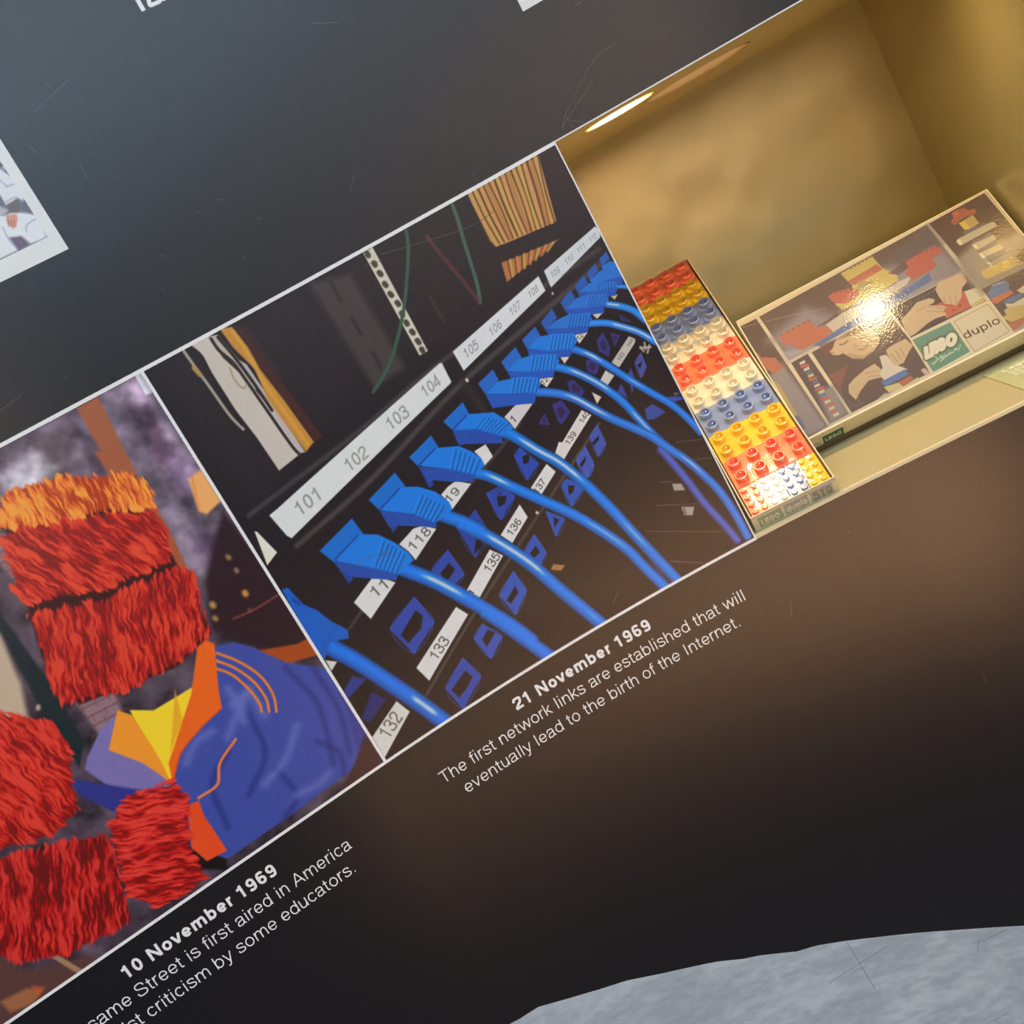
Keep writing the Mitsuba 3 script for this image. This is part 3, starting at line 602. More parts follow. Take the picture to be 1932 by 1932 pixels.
('s',((-296,590),(-317,565)),2.24,(48,141,253),1.44,0.55),
('s',((-286,582),(-307,558)),3.2,(28,83,149),1.44,0.85),
('s',((-288,585),(-309,561)),2.24,(48,141,253),1.44,0.55),
('s',((-278,577),(-299,554)),3.2,(28,83,149),1.44,0.85),
('s',((-280,580),(-301,557)),2.24,(48,141,253),1.44,0.55),
('s',((-270,573),(-291,550)),3.2,(28,83,149),1.44,0.85),
('s',((-272,576),(-293,554)),2.24,(48,141,253),1.44,0.55),
('s',((-236,95),(-235,17),(-232,7)),12,(70,60,110),6,0.8),
('c',((-396,507),(-382,490),(-349,431),(-321,386),(-295,323),(-272,252),(-252,174),(-232,95),(-206,-4)),25.5,(26,112,204),((0.05,0.4,1.2),(0.62,0.8,0.5)),2.6,-0.25),
('f',((-495,569),(-500,537),(-490,528),(-488,560)),(39,68,145),1.7,1),
('f',((-495,569),(-448,544),(-406,507),(-410,487),(-487,529),(-498,531)),(44,76,162),1.7,1),
('f',((-504,596),(-445,612),(-445,580),(-495,569)),(30,104,192),1.7,1),
('f',((-495,569),(-454,582),(-445,582),(-395,558),(-379,530),(-373,505),(-406,504),(-448,544),(-492,567)),(14,116,212),1.7,1),
('s',((-453,582),(-494,570)),3,(38,46,128),1.7,0.85),
('s',((-417,558),(-446,545)),3.2,(10,83,152),1.53,0.85),
('s',((-419,561),(-448,548)),2.24,(17,141,255),1.53,0.55),
('s',((-410,551),(-440,539)),3.2,(10,83,152),1.53,0.85),
('s',((-413,555),(-442,543)),2.24,(17,141,255),1.53,0.55),
('s',((-404,545),(-434,534)),3.2,(10,83,152),1.53,0.85),
('s',((-406,549),(-436,537)),2.24,(17,141,255),1.53,0.55),
('s',((-398,539),(-428,529)),3.2,(10,83,152),1.53,0.85),
('s',((-400,542),(-430,532)),2.24,(17,141,255),1.53,0.55),
('s',((-391,533),(-422,523)),3.2,(10,83,152),1.53,0.85),
('s',((-393,536),(-424,527)),2.24,(17,141,255),1.53,0.55),
('s',((-385,526),(-416,518)),3.2,(10,83,152),1.53,0.85),
('s',((-387,530),(-418,521)),2.24,(17,141,255),1.53,0.55),
('s',((-379,520),(-410,512)),3.2,(10,83,152),1.53,0.85),
('s',((-381,523),(-412,516)),2.24,(17,141,255),1.53,0.55),
('c',((-497,460),(-474,438),(-440,390),(-394,327),(-348,263),(-306,189),(-277,126),(-263,75),(-248,24),(-239,-6)),25,(22,112,206),((0.03,0.17,1.1),(0.5,0.75,0.45)),3,-0.25),
('f',((-601,536),(-604,483),(-591,485),(-587,523)),(39,68,145),1.9,1),
('f',((-601,536),(-543,497),(-499,459),(-512,446),(-549,467),(-588,494),(-598,494)),(44,76,162),1.9,1),
('f',((-609,565),(-543,583),(-541,553),(-601,536)),(30,104,192),1.9,1),
('f',((-599,540),(-548,554),(-501,532),(-482,508),(-470,482),(-471,464),(-502,459),(-545,498),(-592,532)),(14,116,212),1.9,1),
('s',((-549,553),(-599,539)),3,(38,46,128),1.9,0.85),
('s',((-510,527),(-539,494)),4,(10,83,152),1.71,0.85),
('s',((-512,531),(-542,498)),2.8,(17,141,255),1.71,0.55),
('s',((-503,517),(-532,486)),4,(10,83,152),1.71,0.85),
('s',((-506,522),(-535,491)),2.8,(17,141,255),1.71,0.55),
('s',((-496,508),(-525,479)),4,(10,83,152),1.71,0.85),
('s',((-499,512),(-528,483)),2.8,(17,141,255),1.71,0.55),
('s',((-490,499),(-518,472)),4,(10,83,152),1.71,0.85),
('s',((-492,503),(-521,476)),2.8,(17,141,255),1.71,0.55),
('s',((-483,490),(-511,465)),4,(10,83,152),1.71,0.85),
('s',((-486,494),(-514,469)),2.8,(17,141,255),1.71,0.55),
('s',((-476,480),(-504,457)),4,(10,83,152),1.71,0.85),
('s',((-479,485),(-507,462)),2.8,(17,141,255),1.71,0.55),
('c',((-613,422),(-594,398),(-574,374),(-553,339),(-581,375),(-542,316),(-493,221),(-461,130),(-412,-2)),31,(14,110,206),((0.36,0.68,1.2),(0.9,0.99,0.5)),3.6,-0.25),
('f',((-724,496),(-723,438),(-709,444),(-709,482)),(39,68,145),2.2,1),
('f',((-724,496),(-665,452),(-627,416),(-634,398),(-675,426),(-710,449),(-724,453)),(44,76,162),2.2,1),
('f',((-733,529),(-653,552),(-648,515),(-724,496)),(30,104,192),2.2,1),
('f',((-722,498),(-658,518),(-623,498),(-596,469),(-581,433),(-583,415),(-631,408),(-665,452),(-718,492)),(14,116,212),2.2,1),
('s',((-660,517),(-721,498)),3,(38,46,128),2.2,0.85),
('s',((-625,475),(-659,449)),4.5,(10,83,152),1.98,0.85),
('s',((-628,480),(-662,454)),3.15,(17,141,255),1.98,0.55),
('s',((-619,466),(-653,442)),4.5,(10,83,152),1.98,0.85),
('s',((-622,471),(-656,446)),3.15,(17,141,255),1.98,0.55),
('s',((-614,458),(-648,434)),4.5,(10,83,152),1.98,0.85),
('s',((-616,462),(-651,439)),3.15,(17,141,255),1.98,0.55),
('s',((-608,449),(-642,426)),4.5,(10,83,152),1.98,0.85),
('s',((-611,454),(-645,431)),3.15,(17,141,255),1.98,0.55),
('s',((-602,440),(-637,418)),4.5,(10,83,152),1.98,0.85),
('s',((-605,445),(-639,423)),3.15,(17,141,255),1.98,0.55),
('s',((-596,431),(-631,411)),4.5,(10,83,152),1.98,0.85),
('s',((-599,436),(-634,416)),3.15,(17,141,255),1.98,0.55),
('c',((-757,374),(-746,358),(-695,289),(-642,196),(-601,118),(-576,56),(-632,170),(-601,102),(-565,17),(-549,-16)),34,(10,108,206),((0.08,0.26,1.2),),4.2,-0.25),
('f',((-867,448),(-864,391),(-850,396),(-849,434)),(39,68,145),2.6,1),
('f',((-867,448),(-858,447),(-792,387),(-762,351),(-771,342),(-844,396),(-858,412)),(44,76,162),2.6,1),
('f',((-881,488),(-785,513),(-781,470),(-867,448)),(30,104,192),2.6,1),
('f',((-862,452),(-791,476),(-754,452),(-731,417),(-716,382),(-715,361),(-762,351),(-793,386),(-858,446)),(14,116,212),2.6,1),
('s',((-792,474),(-862,454)),3,(38,46,128),2.6,0.85),
('s',((-750,431),(-794,393)),4.5,(10,83,152),2.34,0.85),
('s',((-752,436),(-797,397)),3.15,(17,141,255),2.34,0.55),
('s',((-745,421),(-788,385)),4.5,(10,83,152),2.34,0.85),
('s',((-748,426),(-791,390)),3.15,(17,141,255),2.34,0.55),
('s',((-741,411),(-782,378)),4.5,(10,83,152),2.34,0.85),
('s',((-743,416),(-785,383)),3.15,(17,141,255),2.34,0.55),
('s',((-736,402),(-777,370)),4.5,(10,83,152),2.34,0.85),
('s',((-739,407),(-779,375)),3.15,(17,141,255),2.34,0.55),
('s',((-731,392),(-771,363)),4.5,(10,83,152),2.34,0.85),
('s',((-734,397),(-773,368)),3.15,(17,141,255),2.34,0.55),
('s',((-727,382),(-765,355)),4.5,(10,83,152),2.34,0.85),
('s',((-730,387),(-768,360)),3.15,(17,141,255),2.34,0.55),
('f',((-994,274),(-974,257),(-995,246)),(190,196,186),2.4,1),
('f',((-964,211),(-940,188),(-994,172),(-998,190)),(44,60,130),4,1),
('f',((-946,178),(-941,157),(-962,128),(-996,123),(-993,157)),(26,26,32),4,1),
('f',((-945,156),(-927,122),(-983,99),(-995,118)),(44,52,120),5,0.8),
('c',((-975,311),(-966,287),(-936,230),(-892,130),(-863,60),(-839,-4)),39,(10,102,200),((0.68,0.93,1.1),),5,-0.25),
('f',((-993,459),(-980,455),(-971,407),(-952,378),(-940,343),(-918,305),(-926,287),(-947,296),(-962,302),(-996,276),(-1004,313)),(24,90,182),3.4,1),
('s',((-936,327),(-975,307),(-989,288)),8,(22,84,170),3.5,0.6),
('s',((-984,427),(-978,412)),6,(40,50,120),3,0.7)]
STANDIN = [
('f',((-1307,1000),(-997,997),(-991,701),(-997,478),(-1184,464),(-1172,847),(-1373,893)),(104,94,112),30,1),
('f',((-1091,999),(-1017,983),(-1016,845),(-1053,866)),(150,134,160),16,0.9),
('f',((-1055,842),(-999,771),(-1027,683),(-1074,750)),(112,96,124),16,0.9),
('f',((-1252,981),(-1176,974),(-1204,891),(-1274,908)),(92,82,92),18,0.9),
('f',((-1171,983),(-1186,881),(-1172,847),(-1141,917)),(70,60,74),16,0.9),
('f',((-1340,947),(-1263,963),(-1238,911),(-1349,878)),(168,166,178),18,0.9),
('f',((-1022,936),(-1033,816),(-1072,814),(-1063,947)),(84,66,88),14,0.9),
('f',((-1015,1007),(-978,999),(-1000,949),(-1018,952)),(178,184,196),4,0.9),
('f',((-1096,673),(-1028,618),(-1047,523),(-1102,559)),(88,74,98),18,0.9),
('n',38,1.1),
('f',((-1365,851),(-1426,714),(-1462,545),(-1454,325),(-1395,539),(-1368,791),(-1389,903)),(130,108,120),10,1),
('f',((-1443,887),(-1423,738),(-1455,593),(-1456,381),(-1396,420),(-1355,643),(-1352,818)),(132,106,116),8,1),
('s',((-1434,820),(-1353,816)),3.2,(96,66,72),3,0.7),
('s',((-1424,826),(-1426,812)),3,(102,76,82),2.5,0.6),
('s',((-1398,825),(-1400,811)),3,(102,76,82),2.5,0.6),
('s',((-1372,823),(-1374,809)),3,(102,76,82),2.5,0.6),
('s',((-1435,800),(-1354,797)),3.2,(96,66,72),3,0.7),
('s',((-1418,802),(-1420,788)),3,(102,76,82),2.5,0.6),
('s',((-1392,800),(-1394,787)),3,(102,76,82),2.5,0.6),
('s',((-1365,799),(-1367,785)),3,(102,76,82),2.5,0.6),
('s',((-1437,781),(-1356,778)),3.2,(96,66,72),3,0.7),
('s',((-1428,788),(-1429,774)),3,(102,76,82),2.5,0.6),
('s',((-1402,786),(-1403,772)),3,(102,76,82),2.5,0.6),
('s',((-1375,785),(-1377,771)),3,(102,76,82),2.5,0.6),
('s',((-1439,762),(-1357,758)),3.2,(96,66,72),3,0.7),
('s',((-1421,763),(-1423,749)),3,(102,76,82),2.5,0.6),
('s',((-1395,762),(-1397,748)),3,(102,76,82),2.5,0.6),
('s',((-1369,760),(-1370,746)),3,(102,76,82),2.5,0.6),
('s',((-1440,743),(-1359,739)),3.2,(96,66,72),3,0.7),
('s',((-1431,749),(-1433,735)),3,(102,76,82),2.5,0.6),
('s',((-1405,748),(-1407,734)),3,(102,76,82),2.5,0.6),
('s',((-1378,746),(-1380,732)),3,(102,76,82),2.5,0.6),
('s',((-1442,723),(-1360,719)),3.2,(96,66,72),3,0.7),
('s',((-1424,725),(-1426,711)),3,(102,76,82),2.5,0.6),
('s',((-1398,723),(-1400,709)),3,(102,76,82),2.5,0.6),
('s',((-1372,721),(-1373,707)),3,(102,76,82),2.5,0.6),
('s',((-1444,704),(-1362,699)),3.2,(96,66,72),3,0.7),
('s',((-1434,710),(-1436,696)),3,(102,76,82),2.5,0.6),
('s',((-1408,709),(-1410,695)),3,(102,76,82),2.5,0.6),
('s',((-1382,707),(-1383,693)),3,(102,76,82),2.5,0.6),
('s',((-1446,685),(-1363,680)),3.2,(96,66,72),3,0.7),
('s',((-1428,686),(-1430,672)),3,(102,76,82),2.5,0.6),
('s',((-1401,684),(-1403,670)),3,(102,76,82),2.5,0.6),
('s',((-1375,682),(-1377,668)),3,(102,76,82),2.5,0.6),
('s',((-1447,665),(-1365,660)),3.2,(96,66,72),3,0.7),
('s',((-1438,671),(-1439,657)),3,(102,76,82),2.5,0.6),
('s',((-1411,670),(-1413,655)),3,(102,76,82),2.5,0.6),
('s',((-1385,668),(-1387,653)),3,(102,76,82),2.5,0.6),
('s',((-1449,645),(-1367,640)),3.2,(96,66,72),3,0.7),
('s',((-1431,646),(-1433,632)),3,(102,76,82),2.5,0.6),
('s',((-1405,644),(-1406,630)),3,(102,76,82),2.5,0.6),
('s',((-1378,642),(-1380,628)),3,(102,76,82),2.5,0.6),
('s',((-1451,626),(-1368,620)),3.2,(96,66,72),3,0.7),
('s',((-1441,632),(-1443,618)),3,(102,76,82),2.5,0.6),
('s',((-1415,630),(-1416,616)),3,(102,76,82),2.5,0.6),
('s',((-1388,628),(-1390,614)),3,(102,76,82),2.5,0.6),
('s',((-1452,606),(-1370,600)),3.2,(96,66,72),3,0.7),
('s',((-1434,607),(-1436,593)),3,(102,76,82),2.5,0.6),
('s',((-1408,605),(-1410,590)),3,(102,76,82),2.5,0.6),
('s',((-1381,603),(-1383,588)),3,(102,76,82),2.5,0.6),
('s',((-1454,586),(-1371,580)),3.2,(96,66,72),3,0.7),
('s',((-1444,593),(-1446,578)),3,(102,76,82),2.5,0.6),
('s',((-1418,590),(-1420,576)),3,(102,76,82),2.5,0.6),
('s',((-1391,588),(-1393,574)),3,(102,76,82),2.5,0.6),
('s',((-1456,566),(-1373,560)),3.2,(96,66,72),3,0.7),
('s',((-1438,567),(-1440,553)),3,(102,76,82),2.5,0.6),
('s',((-1411,565),(-1413,550)),3,(102,76,82),2.5,0.6),
('s',((-1384,563),(-1386,548)),3,(102,76,82),2.5,0.6),
('s',((-1458,546),(-1375,540)),3.2,(96,66,72),3,0.7),
('s',((-1448,553),(-1450,538)),3,(102,76,82),2.5,0.6),
('s',((-1421,550),(-1423,536)),3,(102,76,82),2.5,0.6),
('s',((-1394,548),(-1396,533)),3,(102,76,82),2.5,0.6),
('s',((-1459,526),(-1376,520)),3.2,(96,66,72),3,0.7),
('s',((-1441,527),(-1443,512)),3,(102,76,82),2.5,0.6),
('s',((-1415,525),(-1416,510)),3,(102,76,82),2.5,0.6),
('s',((-1388,522),(-1390,508)),3,(102,76,82),2.5,0.6),
('s',((-1461,506),(-1378,499)),3.2,(96,66,72),3,0.7),
('s',((-1451,513),(-1453,498)),3,(102,76,82),2.5,0.6),
('s',((-1425,510),(-1426,495)),3,(102,76,82),2.5,0.6),
('s',((-1398,508),(-1400,493)),3,(102,76,82),2.5,0.6),
('s',((-1463,486),(-1379,479)),3.2,(96,66,72),3,0.7),
('s',((-1445,487),(-1447,472)),3,(102,76,82),2.5,0.6),
('s',((-1418,484),(-1420,469)),3,(102,76,82),2.5,0.6),
('s',((-1391,482),(-1393,467)),3,(102,76,82),2.5,0.6),
('s',((-1464,466),(-1381,458)),3.2,(96,66,72),3,0.7),
('s',((-1455,472),(-1457,457)),3,(102,76,82),2.5,0.6),
('s',((-1428,470),(-1430,455)),3,(102,76,82),2.5,0.6),
('s',((-1401,467),(-1403,452)),3,(102,76,82),2.5,0.6),
('s',((-1466,445),(-1383,438)),3.2,(96,66,72),3,0.7),
('s',((-1448,446),(-1450,431)),3,(102,76,82),2.5,0.6),
('s',((-1421,443),(-1423,429)),3,(102,76,82),2.5,0.6),
('s',((-1394,441),(-1396,426)),3,(102,76,82),2.5,0.6),
('s',((-1468,425),(-1384,417)),3.2,(96,66,72),3,0.7),
('s',((-1458,431),(-1460,417)),3,(102,76,82),2.5,0.6),
('s',((-1431,429),(-1433,414)),3,(102,76,82),2.5,0.6),
('s',((-1404,426),(-1406,411)),3,(102,76,82),2.5,0.6),
('s',((-1470,405),(-1386,397)),3.2,(96,66,72),3,0.7),
('s',((-1452,405),(-1453,390)),3,(102,76,82),2.5,0.6),
('s',((-1425,402),(-1427,387)),3,(102,76,82),2.5,0.6),
('s',((-1398,399),(-1399,384)),3,(102,76,82),2.5,0.6),
('f',((-1497,710),(-1524,574),(-1564,471),(-1597,547)),(176,160,140),10,1),
('f',((-1497,710),(-1509,616),(-1523,482),(-1525,364),(-1489,405),(-1479,544),(-1481,699),(-1477,760)),(34,46,50),6,1),
('s',((-1522,517),(-1524,514)),8,(190,172,140),4,0.8),
('s',((-1523,458),(-1523,456)),8,(200,180,140),4,0.8),
('f',((-1164,902),(-1115,877),(-1117,815),(-1125,665),(-1141,557),(-1168,481),(-1182,530),(-1170,732),(-1164,830)),(150,86,60),5,1),
('s',((-1123,818),(-1148,823)),4,(70,48,48),3,1),
('f',((-1147,994),(-1100,994),(-1117,840),(-1157,832)),(148,88,62),5,1),
('f',((-1036,761),(-1002,766),(-1002,688),(-1042,679),(-1053,693)),(214,160,100),5,1),
('s',((-1027,761),(-1051,695)),4,(206,120,60),4,0.7),
('f',((-1008,672),(-990,467),(-994,282),(-1092,362),(-1161,462),(-1122,558)),(48,36,42),14,1),
('s',((-1052,580),(-1051,576)),9,(150,124,80),6,0.9),
('s',((-1062,495),(-1062,491)),12,(196,140,70),6,0.9),
('s',((-1131,510),(-1131,506)),12,(170,138,80),6,0.9),
('s',((-1052,547),(-1052,543)),8,(140,118,90),6,0.9),
('s',((-1142,483),(-1141,479)),9,(160,130,80),6,0.9),
('s',((-996,545),(-996,541)),7,(120,96,70),6,0.9),
('s',((-1073,459),(-1073,455)),6,(110,80,70),6,0.9),
('s',((-1111,460),(-1064,453),(-1005,453)),4,(140,74,60),3,0.7),
('f',((-1120,381),(-1079,319),(-999,292),(-989,335),(-1027,339)),(150,72,38),4,1),
('f',((-1876,184),(-1814,64),(-1711,21),(-1704,-27),(-1857,-45),(-2020,-14)),(84,62,60),14,1),
('f',((-1893,46),(-1841,38),(-1820,15),(-1851,3),(-1890,15)),(150,100,70),7,0.9),
('f',((-1831,36),(-1813,18),(-1836,9)),(176,88,58),6,0.8),
('s',((-1771,78),(-1754,28),(-1743,-3)),11,(146,116,94),3,1),
('f',((-1386,235),(-1361,89),(-1400,3),(-1443,37),(-1464,167)),(32,28,32),8,1),
('f',((-1178,433),(-1137,417),(-1110,387),(-1067,317),(-998,254),(-971,138),(-1011,35),(-1105,29),(-1216,24),(-1388,23),(-1437,89),(-1392,225),(-1345,302),(-1243,327)),(62,76,152),3,1),
('f',((-1406,420),(-1450,410),(-1502,374),(-1518,356),(-1502,306),(-1415,187),(-1377,270),(-1422,357)),(112,106,164),4,1),
('f',((-1553,360),(-1502,306),(-1404,206),(-1436,174),(-1511,230),(-1554,317)),(52,56,128),6,1),
('f',((-998,254),(-955,141),(-989,-11),(-1057,-6),(-1010,165)),(58,62,130),8,0.8),
('f',((-1001,86),(-1003,2),(-1120,4),(-1058,39)),(66,48,50),6,1),
('s',((-1073,307),(-1058,198),(-1096,67)),12,(44,52,116),10,0.7),
('s',((-1191,263),(-1205,174),(-1280,115)),12,(44,52,116),10,0.7),
('s',((-1100,128),(-1074,80),(-1089,32)),12,(44,52,116),10,0.7),
('s',((-1205,131),(-1198,54),(-1241,28)),12,(44,52,116),10,0.7),
('s',((-1269,220),(-1331,180),(-1352,82)),12,(44,52,116),10,0.7),
('s',((-1025,275),(-1026,161),(-1055,66)),12,(44,52,116),10,0.7),
('s',((-1207,302),(-1168,302),(-1164,244)),16,(96,106,176),14,0.7),
('s',((-1162,312),(-1203,285),(-1251,249)),16,(96,106,176),14,0.7),
('s',((-1118,53),(-1149,47),(-1198,54)),16,(96,106,176),14,0.7),
('s',((-1120,185),(-1175,138),(-1241,115)),16,(96,106,176),14,0.7),
('s',((-1351,251),(-1310,277),(-1272,278)),16,(96,106,176),14,0.7),
('s',((-1198,337),(-1196,308),(-1206,259)),16,(96,106,176),14,0.7),
('s',((-1177,416),(-1149,375),(-1128,324),(-1126,274),(-1139,237)),5.5,(206,118,52),1.8,1),
('s',((-1187,404),(-1162,366),(-1145,318),(-1143,274),(-1152,246)),5.5,(206,118,52),1.8,1),
('s',((-1197,391),(-1175,358),(-1162,311),(-1160,274),(-1165,255)),5.5,(206,118,52),1.8,1),
('f',((-1383,411),(-1345,384),(-1222,381),(-1278,351),(-1400,231),(-1403,289)),(226,196,52),3,1),
('f',((-1287,398),(-1309,332),(-1364,288)),(206,150,44),4,0.8),
('f',((-1189,467),(-1171,435),(-1214,348),(-1229,310),(-1284,300),(-1348,277),(-1393,233),(-1379,271),(-1335,309),(-1266,370)),(212,96,40),2.5,1),
('f',((-1403,425),(-1385,399),(-1388,292),(-1396,234),(-1420,301),(-1460,364)),(218,140,52),2.5,1),
('s',((-1229,310),(-1285,298),(-1346,276),(-1392,232)),3,(200,76,40),2,1),
('f',((-1396,172),(-1371,167),(-1379,132),(-1379,59),(-1380,39),(-1425,45),(-1435,88)),(206,76,44),3,1),
('s',((-1241,235),(-1294,210),(-1322,174),(-1368,172)),6,(206,116,66),2.5,1),
('f',((-1387,852),(-1128,821),(-1164,457),(-1264,437),(-1457,476),(-1464,598)),(58,24,28),5,1),
('u',((-1399,847),(-1324,845),(-1128,742),(-1124,691),(-1155,632),(-1290,652),(-1431,703),(-1433,744)),((172,44,40),(204,72,52),(124,26,28)),5,1.9),
('u',((-1438,684),(-1300,636),(-1153,620),(-1127,588),(-1165,459),(-1261,440),(-1367,448),(-1482,493),(-1482,545)),((166,42,40),(198,66,50),(118,26,28)),5,1.2),
('u',((-1403,862),(-1346,920),(-1237,892),(-1125,830),(-1108,778),(-1122,747),(-1229,791),(-1342,834)),((206,104,52),(226,148,62),(160,60,36)),5,1.5),
('u',((-1670,572),(-1586,546),(-1516,475),(-1512,421),(-1545,351),(-1571,289),(-1640,272),(-1732,309),(-1797,366)),((176,46,40),(200,64,54),(120,26,28)),5,1.7),
('u',((-1808,347),(-1739,297),(-1647,261),(-1553,221),(-1573,138),(-1611,26),(-1742,47),(-1822,88),(-1857,142),(-1931,148)),((162,40,40),(190,58,54),(100,22,26)),5,1.1),
('u',((-1544,227),(-1480,262),(-1389,230),(-1382,190),(-1435,88),(-1442,7),(-1555,17),(-1590,81),(-1568,148)),((172,42,42),(202,64,56),(116,24,28)),5,2.6)]
SUITS = [
('f',((-1019,1500),(-996,1508),(-1007,1311),(-1117,1310),(-1135,1310)),(96,98,112),6,1),
('f',((-1028,1469),(-1024,1461),(-1013,1435),(-1010,1412),(-1018,1389),(-1026,1399),(-1052,1396),(-1051,1412),(-1052,1432)),(196,204,212),3,1),
('f',((-1068,1405),(-1062,1399),(-1052,1386),(-1063,1381),(-1080,1385)),(160,166,180),5,1),
('f',((-1079,1387),(-1064,1379),(-1054,1380),(-1035,1372),(-1015,1358),(-1011,1344),(-1011,1321),(-1007,1311),(-1033,1311),(-1060,1313),(-1079,1312),(-1116,1312),(-1123,1315)),(200,208,216),3,1),
('f',((-1048,1396),(-1030,1391),(-1036,1377),(-1047,1379),(-1053,1385)),(98,90,96),4,1),
('f',((-1061,1380),(-1044,1373),(-1046,1365),(-1058,1351),(-1064,1352),(-1068,1362),(-1067,1371)),(186,138,124),3,1),
('s',((-1063,1369),(-1069,1359)),2,(140,96,88),1.5,0.7),
('s',((-1059,1367),(-1065,1357)),2,(140,96,88),1.5,0.7),
('s',((-1054,1365),(-1060,1355)),2,(140,96,88),1.5,0.7),
('f',((-1080,1340),(-1059,1333),(-1051,1312),(-1078,1310)),(98,88,112),4,1),
('f',((-1011,1332),(-1007,1311),(-1020,1312)),(150,152,166),6,0.8),
('s',((-1046,1336),(-1037,1347),(-1015,1350)),2.5,(140,146,164),2.5,0.8),
('s',((-1050,1401),(-1029,1402),(-1022,1389)),2.5,(140,146,164),2.5,0.8),
('s',((-1080,1361),(-1082,1335),(-1078,1314)),2.5,(140,146,164),2.5,0.8),
('s',((-1031,1426),(-1014,1425)),2.5,(140,146,164),2.5,0.8),
('s',((-1036,1443),(-1031,1426)),2.5,(140,146,164),2.5,0.8),
('s',((-1032,1373),(-1012,1354)),2.5,(140,146,164),2.5,0.8),
('s',((-1057,1330),(-1053,1313)),2.5,(140,146,164),2.5,0.8),
('f',((-1018,1472),(-1008,1471),(-1013,1456),(-1022,1455)),(150,156,166),5,1),
('s',((-1021,1467),(-1013,1465)),3,(60,62,74),3,1)]
